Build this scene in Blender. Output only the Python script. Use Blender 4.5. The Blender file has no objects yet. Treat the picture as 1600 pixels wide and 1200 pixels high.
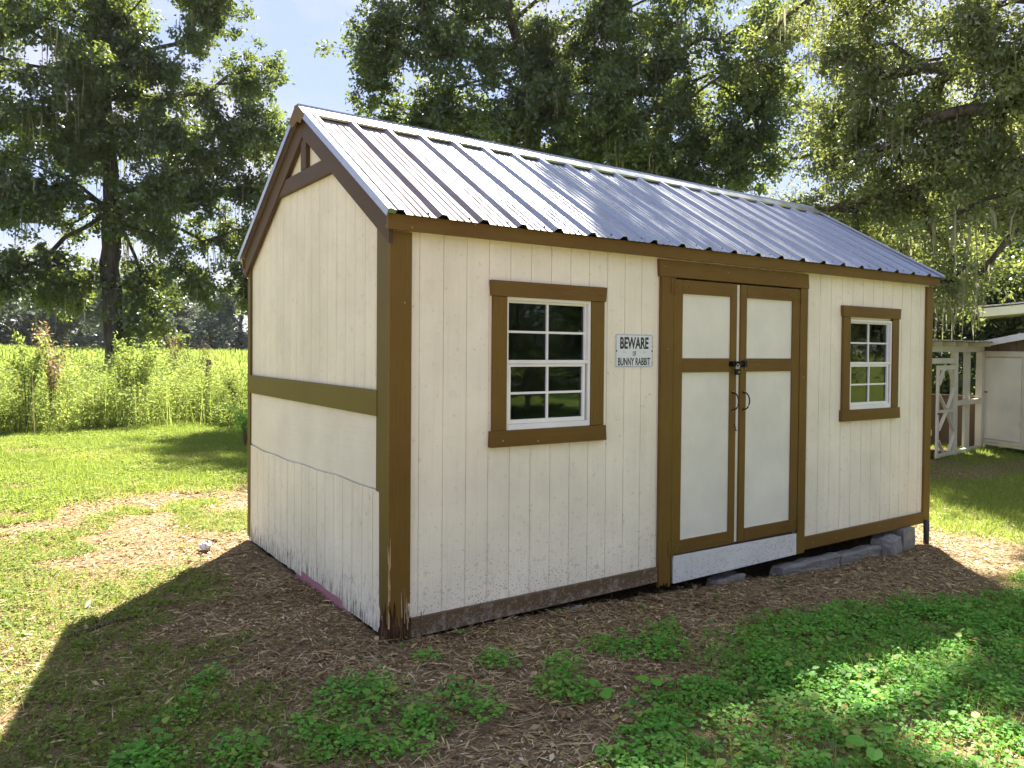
import bpy, bmesh, math, random
import numpy as np
from mathutils import Matrix, Vector

random.seed(7)
rng = np.random.default_rng(11)
SC = bpy.context.scene
COL = SC.collection

# ------------------------------------------------------------------ camera
cam_d = bpy.data.cameras.new('camera')
cam = bpy.data.objects.new('camera', cam_d)
COL.objects.link(cam)
SC.camera = cam
cam_d.sensor_width = 36
cam_d.lens = 1229.4 * 36 / 1600
cam_d.shift_x = -3.09 / 1600
cam_d.shift_y = -34.69 / 1600
cam_d.clip_start = 0.05
cam_d.clip_end = 3000
CAM = np.array([-1.7388, -3.6554, 1.5])
_p, _r, _y = math.radians(1.0952), math.radians(0.4719), math.radians(34.2715)
_f = np.array([math.sin(_y) * math.cos(_p), math.cos(_y) * math.cos(_p), -math.sin(_p)])
_rt = np.array([math.cos(_y), -math.sin(_y), 0.0])
_u = np.cross(_rt, _f)
_r2 = _rt * math.cos(_r) + _u * math.sin(_r)
_u2 = -_rt * math.sin(_r) + _u * math.cos(_r)
M4 = Matrix(((_r2[0], _u2[0], -_f[0], CAM[0]), (_r2[1], _u2[1], -_f[1], CAM[1]),
             (_r2[2], _u2[2], -_f[2], CAM[2]), (0, 0, 0, 1)))
cam.matrix_world = M4

# ------------------------------------------------------------------ sky and sun
SUN_AZ = math.radians(42.0)      # from +y towards +x
SUN_EL = math.radians(49.0)
world = bpy.data.worlds.new('World')
SC.world = world
world.use_nodes = True
wn, wl = world.node_tree.nodes, world.node_tree.links
wn.clear()
w_out = wn.new('ShaderNodeOutputWorld')
w_bg = wn.new('ShaderNodeBackground')
w_bg.inputs['Strength'].default_value = 0.102
sky = wn.new('ShaderNodeTexSky')
sky.sky_type = 'NISHITA'
sky.sun_disc = False
sky.sun_elevation = SUN_EL
sky.sun_rotation = SUN_AZ
sky.air_density = 1.0
sky.dust_density = 0.1
sky.ozone_density = 1.6
w_tc = wn.new('ShaderNodeTexCoord')
w_map = wn.new('ShaderNodeMapping'); w_map.inputs['Scale'].default_value = (1.0, 1.0, 2.6)
w_map.inputs['Location'].default_value = (0.35, 0.2, 0.1)
w_no = wn.new('ShaderNodeTexNoise'); w_no.inputs['Scale'].default_value = 2.6
w_no.inputs['Detail'].default_value = 6; w_no.inputs['Roughness'].default_value = 0.55
w_rp = wn.new('ShaderNodeValToRGB')
w_rp.color_ramp.elements[0].position = 0.44; w_rp.color_ramp.elements[1].position = 0.62
w_mx = wn.new('ShaderNodeMixRGB'); w_mx.inputs['Color2'].default_value = (1.24, 1.17, 1.30, 1)
w_ml = wn.new('ShaderNodeMath'); w_ml.operation = 'MULTIPLY'; w_ml.inputs[1].default_value = 0.75
wl.new(w_tc.outputs['Generated'], w_map.inputs['Vector'])
wl.new(w_map.outputs['Vector'], w_no.inputs['Vector'])
wl.new(w_no.outputs['Fac'], w_rp.inputs['Fac'])
wl.new(w_rp.outputs['Color'], w_ml.inputs[0])
wl.new(w_ml.outputs[0], w_mx.inputs['Fac'])
w_gm = wn.new('ShaderNodeGamma'); w_gm.inputs['Gamma'].default_value = 0.25
w_ti = wn.new('ShaderNodeMixRGB'); w_ti.blend_type = 'MULTIPLY'; w_ti.inputs['Fac'].default_value = 1.0
w_ti.inputs['Color2'].default_value = (0.60, 0.665, 0.93, 1)
wl.new(sky.outputs['Color'], w_gm.inputs['Color']); wl.new(w_gm.outputs['Color'], w_ti.inputs['Color1'])
wl.new(w_ti.outputs['Color'], w_mx.inputs['Color1'])
wl.new(w_mx.outputs['Color'], w_bg.inputs['Color'])
wl.new(w_bg.outputs['Background'], w_out.inputs['Surface'])

sun_d = bpy.data.lights.new('sun', 'SUN')
sun_d.energy = 3.3
sun_d.angle = math.radians(0.55)
sun_d.color = (1.0, 0.93, 0.80)
sun = bpy.data.objects.new('sun', sun_d)
COL.objects.link(sun)
S = np.array([math.sin(SUN_AZ) * math.cos(SUN_EL), math.cos(SUN_AZ) * math.cos(SUN_EL), math.sin(SUN_EL)])
sun.rotation_euler = Vector(S).to_track_quat('Z', 'Y').to_euler()
sun.location = (8, 8, 30)

SC.view_settings.view_transform = 'Standard'
SC.view_settings.look = 'None'
SC.view_settings.gamma = 1
SC.view_settings.exposure = 3.0
SC.view_settings.use_curve_mapping = False
SC.cycles.max_bounces = 7
SC.cycles.diffuse_bounces = 4
SC.cycles.glossy_bounces = 3
SC.cycles.transmission_bounces = 4
SC.cycles.transparent_max_bounces = 6
SC.cycles.sample_clamp_indirect = 6

# ------------------------------------------------------------------ helpers
def link(o, parent=None):
    COL.objects.link(o)
    if parent is not None:
        o.parent = parent
    return o

def empty(name, loc=(0, 0, 0)):
    o = bpy.data.objects.new(name, None)
    o.location = loc
    o.empty_display_size = 0.2
    return link(o)

def tag(o, label=None, cat=None, group=None, kind=None):
    if label: o['label'] = label
    if cat: o['category'] = cat
    if group: o['group'] = group
    if kind: o['kind'] = kind
    return o

class MB:
    """collects polygons and links them as one mesh object"""
    def __init__(s):
        s.v, s.f = [], []
    def poly(s, pts):
        i = len(s.v); s.v += [tuple(p) for p in pts]; s.f.append(tuple(range(i, i + len(pts))))
    def hexa(s, a):
        i = len(s.v); s.v += [tuple(p) for p in a]
        s.f += [tuple(i + k for k in q) for q in ((0, 3, 2, 1), (4, 5, 6, 7), (0, 1, 5, 4), (1, 2, 6, 5), (2, 3, 7, 6), (3, 0, 4, 7))]
        return s
    def box(s, x0, x1, y0, y1, z0, z1):
        return s.hexa([(x0, y0, z0), (x1, y0, z0), (x1, y1, z0), (x0, y1, z0), (x0, y0, z1), (x1, y0, z1), (x1, y1, z1), (x0, y1, z1)])
    def obox(s, c, ax, ay, az):
        """oriented box: centre and three half-axis vectors"""
        c, ax, ay, az = map(np.array, (c, ax, ay, az))
        return s.hexa([c - ax - ay - az, c + ax - ay - az, c + ax + ay - az, c - ax + ay - az,
                       c - ax - ay + az, c + ax - ay + az, c + ax + ay + az, c - ax + ay + az])
    def beam(s, a, b, w, t, up=(0, 0, 1)):
        """bar from a to b, width w across 'up', thickness t sideways"""
        a, b, up = np.array(a, float), np.array(b, float), np.array(up, float)
        d = b - a; L = np.linalg.norm(d); d /= L
        side = np.cross(d, up); side /= np.linalg.norm(side)
        u2 = np.cross(side, d)
        return s.obox((a + b) / 2, d * L / 2, side * t / 2, u2 * w / 2)
    def prism(s, pts, off):
        """closed outline swept by the vector off"""
        i = len(s.v); n = len(pts); off = np.array(off, float)
        s.v += [tuple(p) for p in pts] + [tuple(np.array(p, float) + off) for p in pts]
        s.f.append(tuple(range(i, i + n))[::-1]); s.f.append(tuple(range(i + n, i + 2 * n)))
        for k in range(n):
            k2 = (k + 1) % n
            s.f.append((i + k, i + k2, i + n + k2, i + n + k))
        return s
    def tube(s, pts, rad, n=8, cap=True):
        pts = [np.array(p, float) for p in pts]
        if not hasattr(rad, '__len__'): rad = [rad] * len(pts)
        base = len(s.v)
        ref = np.array([0.0, 0, 1])
        for k, p in enumerate(pts):
            d = pts[min(k + 1, len(pts) - 1)] - pts[max(k - 1, 0)]
            d = d / (np.linalg.norm(d) + 1e-9)
            r = ref if abs(d @ ref) < 0.9 else np.array([1.0, 0, 0])
            a = np.cross(d, r); a /= np.linalg.norm(a); b = np.cross(d, a)
            for j in range(n):
                t = 2 * math.pi * j / n
                s.v.append(tuple(p + rad[k] * (math.cos(t) * a + math.sin(t) * b)))
        for k in range(len(pts) - 1):
            for j in range(n):
                j2 = (j + 1) % n
                s.f.append((base + k * n + j, base + k * n + j2, base + (k + 1) * n + j2, base + (k + 1) * n + j))
        if cap:
            s.f.append(tuple(base + j for j in range(n))[::-1])
            s.f.append(tuple(base + (len(pts) - 1) * n + j for j in range(n)))
        return s
    def mesh(s, name, mat, warp=None, smooth=False):
        me = bpy.data.meshes.new(name)
        v = s.v if warp is None else [warp(p) for p in s.v]
        me.from_pydata([tuple(map(float, p)) for p in v], [], s.f)
        if mat: me.materials.append(mat)
        bm = bmesh.new(); bm.from_mesh(me)
        bmesh.ops.recalc_face_normals(bm, faces=bm.faces)
        bm.to_mesh(me); bm.free()
        if smooth:
            me.polygons.foreach_set('use_smooth', [True] * len(me.polygons))
        return me
    def build(s, name, mat, parent=None, warp=None, bevel=0, smooth=False):
        me = s.mesh(name, mat, warp, smooth)
        o = link(bpy.data.objects.new(name, me), parent)
        if bevel:
            m = o.modifiers.new('bevel', 'BEVEL'); m.width = bevel; m.segments = 2; m.limit_method = 'ANGLE'
            m.angle_limit = math.radians(50)
        return o

def copy_tree(o, parent=None):
    c = o.copy(); COL.objects.link(c); c.parent = parent
    for ch in list(o.children):
        copy_tree(ch, c)
    return c

# --- value noise in numpy, for masks and heights
_lat = np.random.default_rng(5).random((256, 256))
def vnoise(x, y, s=1.0, off=0):
    x = np.asarray(x, float) / s + off * 17.3; y = np.asarray(y, float) / s + off * 9.1
    xi, yi = np.floor(x).astype(int), np.floor(y).astype(int)
    fx, fy = x - xi, y - yi
    fx, fy = fx * fx * (3 - 2 * fx), fy * fy * (3 - 2 * fy)
    g = lambda a, b: _lat[a & 255, b & 255]
    return (g(xi, yi) * (1 - fx) + g(xi + 1, yi) * fx) * (1 - fy) + (g(xi, yi + 1) * (1 - fx) + g(xi + 1, yi + 1) * fx) * fy
def fnoise(x, y, s=1.0, off=0, o=3):
    r, a, t = 0, 1.0, 0
    for k in range(o):
        r = r + a * vnoise(x, y, s / 2 ** k, off + k); t += a; a *= 0.5
    return r / t
def sstep(a, b, x):
    t = np.clip((np.asarray(x, float) - a) / (b - a), 0, 1)
    return t * t * (3 - 2 * t)

# --- node material helper
class NM:
    def __init__(s, name):
        s.m = bpy.data.materials.new(name); s.m.use_nodes = True
        s.n, s.l = s.m.node_tree.nodes, s.m.node_tree.links
        s.n.clear()
        s.out = s.n.new('ShaderNodeOutputMaterial')
        s.tc = s.n.new('ShaderNodeTexCoord')
    def new(s, t, **kw):
        n = s.n.new(t)
        for k, v in kw.items():
            if k in n.inputs: n.inputs[k].default_value = v
            else: setattr(n, k, v)
        return n
    def map(s, scale=(1, 1, 1), src='Object', rot=(0, 0, 0)):
        m = s.new('ShaderNodeMapping'); m.inputs['Scale'].default_value = scale; m.inputs['Rotation'].default_value = rot
        s.l.new(s.tc.outputs[src], m.inputs['Vector']); return m.outputs[0]
    def noise(s, scale, vec=None, detail=4, rough=0.55):
        n = s.new('ShaderNodeTexNoise'); n.inputs['Scale'].default_value = scale
        n.inputs['Detail'].default_value = detail; n.inputs['Roughness'].default_value = rough
        s.l.new(vec if vec is not None else s.tc.outputs['Object'], n.inputs['Vector']); return n.outputs['Fac']
    def ramp(s, fac, stops):
        r = s.new('ShaderNodeValToRGB'); cr = r.color_ramp
        while len(cr.elements) < len(stops): cr.elements.new(0.5)
        for e, (p, c) in zip(cr.elements, stops):
            e.position = p; e.color = c if len(c) == 4 else (*c, 1)
        s.l.new(fac, r.inputs['Fac']); return r.outputs['Color']
    def mix(s, fac, a, b, mode='MIX'):
        m = s.new('ShaderNodeMixRGB', blend_type=mode)
        for sock, v in ((m.inputs['Fac'], fac), (m.inputs['Color1'], a), (m.inputs['Color2'], b)):
            if isinstance(v, (int, float)): sock.default_value = v
            elif isinstance(v, tuple): sock.default_value = (*v, 1) if len(v) == 3 else v
            else: s.l.new(v, sock)
        return m.outputs['Color']
    def math(s, op, a, b=0.0, clamp=False):
        m = s.new('ShaderNodeMath', operation=op); m.use_clamp = clamp
        for i, v in enumerate((a, b)):
            if isinstance(v, (int, float)): m.inputs[i].default_value = v
            else: s.l.new(v, m.inputs[i])
        return m.outputs[0]
    def sep(s, vec=None):
        x = s.new('ShaderNodeSeparateXYZ'); s.l.new(vec if vec is not None else s.tc.outputs['Object'], x.inputs[0]); return x.outputs
    def bump(s, h, strength=0.3, dist=0.01):
        b = s.new('ShaderNodeBump'); b.inputs['Strength'].default_value = strength; b.inputs['Distance'].default_value = dist
        s.l.new(h, b.inputs['Height']); return b.outputs['Normal']
    def bsdf(s, color, rough=0.6, metal=0.0, normal=None, spec=0.5):
        b = s.new('ShaderNodeBsdfPrincipled')
        for sock, v in ((b.inputs['Base Color'], color), (b.inputs['Roughness'], rough), (b.inputs['Metallic'], metal)):
            if isinstance(v, (int, float)): sock.default_value = v
            elif isinstance(v, tuple): sock.default_value = (*v, 1) if len(v) == 3 else v
            else: s.l.new(v, sock)
        b.inputs['Specular IOR Level'].default_value = spec
        if normal is not None: s.l.new(normal, b.inputs['Normal'])
        return b
    def done(s, sh):
        s.l.new(sh.outputs[0], s.out.inputs['Surface']); return s.m

def painted(name, col, along='z', rough=0.55, grain=0.35, speck=None, wear=0.0, dirt=(0.10, 0.07, 0.05), streak=0.0, runs=0.0, fade=None):
    """painted wood: grain relief along one axis, blotchy tone, splashed soil near the ground"""
    m = NM(name)
    sc = {'z': (60, 60, 2.5), 'x': (2.5, 60, 60), 'y': (60, 2.5, 60)}[along]
    g = m.noise(1.0, m.map(sc), 5, 0.6)
    blot = m.noise(2.2, None, 5, 0.6)
    c = m.mix(m.ramp(blot, [(0.35, (0, 0, 0)), (0.7, (1, 1, 1))]), tuple(k * 0.88 for k in col), tuple(min(1, k * 1.05) for k in col))
    c = m.mix(m.math('MULTIPLY', g, 0.22), c, tuple(k * 0.72 for k in col))
    if runs:
        rn = m.noise(1.0, m.map((26, 26, 0.9)), 5, 0.7)
        c = m.mix(m.math('MULTIPLY', m.ramp(rn, [(0.50, (0, 0, 0)), (0.72, (1, 1, 1))]), runs), c, tuple(k * q for k, q in zip(col, (0.66, 0.60, 0.48))))
        fl = m.noise(7.0, None, 3, 0.6)
        c = m.mix(m.math('MULTIPLY', m.ramp(fl, [(0.60, (0, 0, 0)), (0.68, (1, 1, 1))]), 0.10), c, (0.45, 0.40, 0.30))
    if fade:
        fd = m.noise(1.7, None, 4, 0.6)
        c = m.mix(m.math('MULTIPLY', m.ramp(fd, [(0.40, (0, 0, 0)), (0.62, (1, 1, 1))]), 0.65), c, fade)
        br = m.noise(1.0, m.map(tuple(k * 2.2 for k in sc)), 4, 0.7)
        c = m.mix(m.math('MULTIPLY', m.ramp(br, [(0.52, (0, 0, 0)), (0.70, (1, 1, 1))]), 0.38), c, tuple(k * 0.45 for k in col))
    if wear:
        w = m.noise(9.0, m.map(tuple(k / 12 for k in sc)), 6, 0.7)
        c = m.mix(m.math('MULTIPLY', m.ramp(w, [(0.66, (0, 0, 0)), (0.72, (1, 1, 1))]), wear), c, (0.28, 0.22, 0.16))
    z = m.sep()[2]
    if speck:
        z1, amt = speck
        hgt = m.math('MULTIPLY', m.math('SUBTRACT', z1, z), amt / z1, True)
        big = m.noise(3.0, None, 3)
        t = m.math('MULTIPLY', hgt, m.math('ADD', big, 0.35))
        n1 = m.noise(95.0, None, 2, 0.4)
        k = m.math('ADD', n1, m.math('MULTIPLY', t, 0.30))
        c = m.mix(m.math('MULTIPLY', m.ramp(k, [(0.735, (0, 0, 0)), (0.79, (1, 1, 1))]), 0.75), c, dirt)
        n2 = m.noise(28.0, None, 3, 0.5)
        k2 = m.math('ADD', n2, m.math('MULTIPLY', t, 0.20))
        c = m.mix(m.math('MULTIPLY', m.ramp(k2, [(0.62, (0, 0, 0)), (0.80, (1, 1, 1))]), 0.35), c, tuple(k * 2.2 for k in dirt))
    if streak:
        st = m.noise(1.0, m.map((70, 70, 7)), 5, 0.65)
        low = m.math('MULTIPLY', m.math('SUBTRACT', 0.30, z), streak * 3.3, True)
        k3 = m.math('ADD', st, m.math('MULTIPLY', low, 0.27))
        c = m.mix(m.math('MULTIPLY', m.ramp(k3, [(0.66, (0, 0, 0)), (0.76, (1, 1, 1))]), 0.85), c, (0.045, 0.040, 0.035))
    nrm = m.bump(m.math('ADD', g, m.math('MULTIPLY', m.noise(180.0), 0.3)), grain, 0.004)
    return m.done(m.bsdf(c, rough, 0, nrm, 0.22))

CREAM = (0.87, 0.81, 0.685)
M_front = painted('cream_siding_paint', CREAM, 'z', speck=(0.70, 0.52), runs=0.22)
M_front2 = painted('cream_siding_paint_clean', CREAM, 'z', speck=(0.5, 0.30), runs=0.22)
M_gable = painted('cream_gable_paint', (0.78, 0.74, 0.60), 'z', grain=0.5, speck=(0.45, 0.35), streak=0.72, runs=0.32)
M_ply = painted('cream_plywood_paint', (0.75, 0.72, 0.60), 'y', grain=0.6)
M_panel = painted('cream_door_panel', (0.76, 0.745, 0.67), 'z', grain=0.15, rough=0.5)
M_brown = painted('brown_trim_paint', (0.152, 0.083, 0.018), 'z', rough=0.55, wear=0.6, grain=0.8, fade=(0.165, 0.105, 0.018))
M_brownx = painted('brown_trim_paint_horizontal', (0.148, 0.078, 0.018), 'x', rough=0.55, wear=0.6, grain=0.8, fade=(0.160, 0.098, 0.018))
M_skirt = painted('brown_skirt_paint', (0.125, 0.082, 0.045), 'x', rough=0.65, wear=0.4, speck=(0.16, 0.9), dirt=(0.22, 0.19, 0.16))
M_dark = painted('dark_brown_gable_paint', (0.082, 0.048, 0.024), 'y', rough=0.55, wear=0.2, grain=0.6)
M_olive = painted('olive_band_paint', (0.130, 0.096, 0.010), 'y', rough=0.5, wear=0.2, grain=0.4)
M_olivez = painted('olive_trim_paint', (0.115, 0.080, 0.014), 'z', rough=0.5, wear=0.3, grain=0.6)
M_white = painted('white_trim_vinyl', (0.80, 0.80, 0.80), 'z', rough=0.35, grain=0.03)
M_ramp = painted('white_board_paint', (0.68, 0.68, 0.67), 'x', rough=0.6, speck=(0.35, 0.50), dirt=(0.12, 0.10, 0.08))
M_groove = painted('groove_paint', (0.82, 0.80, 0.70), 'z', rough=0.6)
M_inside = painted('bare_interior_wood', (0.16, 0.11, 0.07), 'z', rough=0.8)
M_pen = painted('weathered_cream_paint', (0.66, 0.62, 0.50), 'z', rough=0.7, wear=0.45)
M_penx = painted('weathered_cream_rail_paint', (0.66, 0.62, 0.50), 'x', rough=0.7, wear=0.45)
M_black = NM('black_iron'); M_black = M_black.done(M_black.bsdf((0.012, 0.012, 0.014), 0.35, 0.6))

def rotten():
    m = NM('rotten_wood')
    g = m.noise(1.0, m.map((55, 55, 6)), 6, 0.7)
    c = m.ramp(g, [(0.3, (0.018, 0.010, 0.008)), (0.5, (0.085, 0.042, 0.024)), (0.7, (0.26, 0.16, 0.09))])
    return m.done(m.bsdf(c, 0.9, 0, m.bump(g, 1.0, 0.02), 0.1))
M_rot = rotten()
M_straw = NM('raw_split_wood'); M_straw = M_straw.done(M_straw.bsdf((0.46, 0.33, 0.19), 0.8))

def pink():
    m = NM('faded_pink_paint')
    c = m.mix(m.ramp(m.noise(30), [(0.4, (0, 0, 0)), (0.7, (1, 1, 1))]), (0.40, 0.14, 0.19), (0.26, 0.17, 0.17))
    return m.done(m.bsdf(c, 0.7))
M_pink = pink()

def galv(name, stain):
    m = NM(name)
    v = m.new('ShaderNodeTexVoronoi'); v.inputs['Scale'].default_value = 90
    m.l.new(m.tc.outputs['Object'], v.inputs['Vector'])
    sp = m.sep(v.outputs['Color'])[0]
    n = m.noise(3.0, m.map((5, 1, 1)), 5, 0.65)
    c = m.mix(m.math('MULTIPLY', sp, 0.35), (0.40, 0.42, 0.46), (0.24, 0.26, 0.30))
    rough = m.math('ADD', m.math('MULTIPLY', n, 0.26), 0.17)
    if stain:
        x = m.sep()[0]
        fall = m.math('MULTIPLY', m.math('SUBTRACT', 1.7, x), 0.8, True)
        st = m.noise(4.0, m.map((5, 0.8, 0.8)), 6, 0.72)
        k = m.math('ADD', m.math('MULTIPLY', fall, 0.30), m.math('SUBTRACT', st, 0.10))
        c = m.mix(m.math('MULTIPLY', m.math('MULTIPLY', m.ramp(k, [(0.45, (0, 0, 0)), (0.75, (1, 1, 1))]), 0.5), fall), c, (0.26, 0.16, 0.12))
        fs = m.noise(150.0, None, 2)
        c = m.mix(m.math('MULTIPLY', m.ramp(fs, [(0.66, (0, 0, 0)), (0.7, (1, 1, 1))]), 0.4), c, (0.16, 0.11, 0.08))
        rough = m.math('ADD', m.math('ADD', rough, m.math('MULTIPLY', fall, 0.42)), m.math('MULTIPLY', m.ramp(k, [(0.5, (0, 0, 0)), (0.9, (1, 1, 1))]), 0.2), True)
    return m.done(m.bsdf(c, rough, 0.93, m.bump(m.math('ADD', m.noise(22.0), m.noise(3.5)), 0.10, 0.004)))
M_roof = galv('galvanised_roofing', True)
M_galv = galv('galvanised_trim', False)

def glass():
    m = NM('window_glass')
    fr = m.new('ShaderNodeFresnel'); fr.inputs['IOR'].default_value = 1.5
    gl = m.new('ShaderNodeBsdfGlossy'); gl.inputs['Roughness'].default_value = 0.015
    gl.inputs['Color'].default_value = (0.92, 0.97, 1, 1)
    b = m.bump(m.noise(5.0, None, 2), 0.05, 0.01); m.l.new(b, gl.inputs['Normal'])
    tr = m.new('ShaderNodeBsdfTransparent'); tr.inputs['Color'].default_value = (0.42, 0.50, 0.55, 1)
    mx = m.new('ShaderNodeMixShader')
    m.l.new(fr.outputs[0], mx.inputs[0]); m.l.new(tr.outputs[0], mx.inputs[1]); m.l.new(gl.outputs[0], mx.inputs[2])
    return m.done(mx)
M_glass = glass()

def concrete(name, c0=(0.30, 0.29, 0.27)):
    m = NM(name)
    n = m.noise(14.0, None, 8, 0.7)
    c = m.mix(m.ramp(n, [(0.3, (0, 0, 0)), (0.7, (1, 1, 1))]), tuple(k * 0.55 for k in c0), c0)
    return m.done(m.bsdf(c, 0.9, 0, m.bump(m.noise(60.0, None, 6, 0.7), 0.6, 0.01), 0.2))
M_conc = concrete('rough_concrete')

def bark(name, a=(0.035, 0.028, 0.024), b=(0.13, 0.11, 0.095)):
    m = NM(name)
    n = m.noise(1.0, m.map((9, 9, 2.2)), 7, 0.7)
    c = m.ramp(n, [(0.35, a), (0.65, b)])
    return m.done(m.bsdf(c, 0.95, 0, m.bump(n, 0.9, 0.05), 0.1))
M_bark = bark('oak_bark')
M_oldpost = bark('weathered_post_wood', (0.06, 0.05, 0.04), (0.20, 0.17, 0.13))
M_twig = bark('dead_twig_bark', (0.05, 0.035, 0.025), (0.20, 0.15, 0.11))

def leafmat(name, stops, trans, tw=0.45, gloss=0.10, rough=0.4):
    """leaf colour varies from leaf to leaf by the mesh attribute 'v'"""
    m = NM(name)
    at = m.new('ShaderNodeAttribute', attribute_name='v')
    c = m.ramp(at.outputs['Fac'], stops)
    tcol = m.mix(0.6, c, trans, 'MIX')
    d = m.new('ShaderNodeBsdfDiffuse'); m.l.new(c, d.inputs['Color'])
    t = m.new('ShaderNodeBsdfTranslucent'); m.l.new(tcol, t.inputs['Color'])
    g = m.new('ShaderNodeBsdfGlossy', Roughness=rough); g.inputs['Color'].default_value = (0.8, 0.9, 0.95, 1)
    x1 = m.new('ShaderNodeMixShader', Fac=tw); x2 = m.new('ShaderNodeMixShader', Fac=gloss)
    x1.inputs[0].default_value = tw; x2.inputs[0].default_value = gloss
    m.l.new(d.outputs[0], x1.inputs[1]); m.l.new(t.outputs[0], x1.inputs[2])
    m.l.new(x1.outputs[0], x2.inputs[1]); m.l.new(g.outputs[0], x2.inputs[2])
    return m.done(x2)
M_leaf = leafmat('oak_leaf', [(0.0, (0.038, 0.065, 0.034)), (0.5, (0.068, 0.105, 0.042)), (0.85, (0.12, 0.155, 0.05)), (1.0, (0.20, 0.21, 0.06))], (0.30, 0.37, 0.04), 0.45, 0.06)
M_leafy = leafmat('yellow_green_leaf', [(0.0, (0.065, 0.095, 0.04)), (0.5, (0.125, 0.165, 0.060)), (0.85, (0.22, 0.245, 0.09)), (1.0, (0.32, 0.32, 0.14))], (0.38, 0.42, 0.08), 0.48, 0.05)
M_grass = leafmat('grass_blade', [(0.0, (0.09, 0.15, 0.022)), (0.6, (0.19, 0.26, 0.040)), (0.85, (0.31, 0.31, 0.07)), (1.0, (0.42, 0.34, 0.16))], (0.44, 0.54, 0.09), 0.45, 0.015, 0.6)
M_weed = leafmat('weed_leaf', [(0.0, (0.045, 0.09, 0.02)), (0.5, (0.15, 0.22, 0.04)), (0.85, (0.32, 0.34, 0.08)), (1.0, (0.42, 0.32, 0.13))], (0.46, 0.56, 0.12), 0.5, 0.012, 0.6)
M_cover = leafmat('ground_cover_leaf', [(0.0, (0.085, 0.25, 0.032)), (0.6, (0.16, 0.42, 0.048)), (1.0, (0.28, 0.52, 0.09))], (0.28, 0.58, 0.07), 0.42, 0.02, 0.55)
M_cover2 = leafmat('ground_cover_leaf_pale', [(0.0, (0.07, 0.17, 0.03)), (0.5, (0.16, 0.34, 0.05)), (0.85, (0.30, 0.42, 0.07)), (1.0, (0.42, 0.36, 0.10))], (0.34, 0.55, 0.08), 0.42, 0.02, 0.55)
M_orange = leafmat('russet_leaf', [(0.0, (0.16, 0.11, 0.06)), (0.6, (0.30, 0.20, 0.11)), (1.0, (0.28, 0.28, 0.09))], (0.42, 0.28, 0.12), 0.45, 0.04)
M_moss = leafmat('spanish_moss', [(0.0, (0.16, 0.16, 0.11)), (1.0, (0.34, 0.34, 0.24))], (0.45, 0.44, 0.28), 0.4, 0.0)
M_far_hazed = leafmat('far_oak_leaf_hazed', [(0.0, (0.06, 0.09, 0.07)), (0.6, (0.13, 0.17, 0.125)), (1.0, (0.26, 0.28, 0.21))], (0.28, 0.32, 0.18), 0.35, 0.05)  # mossy grey, with distance haze put into the leaf colour
M_litter = leafmat('leaf_litter', [(0.0, (0.07, 0.045, 0.020)), (0.25, (0.23, 0.150, 0.062)), (0.6, (0.45, 0.325, 0.155)), (0.9, (0.61, 0.49, 0.28)), (1.0, (0.72, 0.65, 0.49))], (0.3, 0.2, 0.1), 0.1, 0.03)

# ------------------------------------------------------------------ terrain
def ground_z(x, y):
    x = np.asarray(x, float); y = np.asarray(y, float)
    z = -0.022 - 0.178 * sstep(-0.3, 5.2, x)
    return z
def micro(x, y):
    return (fnoise(x, y, 0.9, 1) - 0.5) * 0.05 + (fnoise(x, y, 0.16, 4, 2) - 0.5) * 0.022
def under_shed(x, y, m=0.0):
    return (x > -m) & (x < 5.15 + m) & (y > -m) & (y < 2.5 + m)
def gz(x, y):
    x = np.asarray(x, float); y = np.asarray(y, float)
    z = ground_z(x, y) + micro(x, y)
    dist = np.hypot(x - CAM[0], y - CAM[1])
    # level under the shed, so nothing pokes through the floor
    d = np.maximum(np.maximum(-x, x - 5.15), np.maximum(-y, y - 2.5))
    z = np.where(d < 0.0, z - 0.10 * sstep(0.0, -0.12, d), z)
    # the pasture rises a little far off
    z = z + 0.95 * sstep(30, 95, y) * sstep(40, 5, np.abs(x - 12) * 0.3)
    return z

_bx = [0.05, 0.35, 0.65, 2.0, 3.3, 4.7, 6.0, 7.5]
_by = [-1.75, -1.35, -1.1, -0.72, -0.80, -0.93, -0.55, 0.5]
def cover_mask(x, y):
    """dense small-leaved ground cover, right foreground"""
    yb = np.interp(x, _bx, _by)
    n = (fnoise(x, y, 0.55, 7) - 0.5) * 0.9
    m = sstep(-0.02, 0.22, yb - y + n * 0.55) * sstep(-0.15, 0.35, x + n * 0.5)
    m = m * sstep(6.3, 5.0, x) * sstep(-5.5, -4.5, y)
    # single patches in the litter
    for cx, cy, r in ((-0.36, -0.52, 0.20), (-0.52, -0.74, 0.24), (-0.30, -0.86, 0.20), (-0.42, -1.0, 0.14), (-0.02, -0.80, 0.15), (-0.05, -0.93, 0.13),
                      (0.42, -0.93, 0.17), (0.55, -0.75, 0.10), (0.95, -0.62, 0.15), (1.35, -0.60, 0.10), (1.15, -0.83, 0.18), (-0.95, -0.72, 0.10),
                      (-0.88, 0.02, 0.10), (-1.05, -0.25, 0.13), (-0.62, 0.40, 0.07), (-1.22, -0.6, 0.14), (0.30, -0.52, 0.07), (0.05, -0.3, 0.06)):
        m = np.maximum(m, sstep(r * 1.15, r * 0.45, np.hypot(x - cx, y - cy) + n * r * 0.7) * 0.9)
    return m
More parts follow.
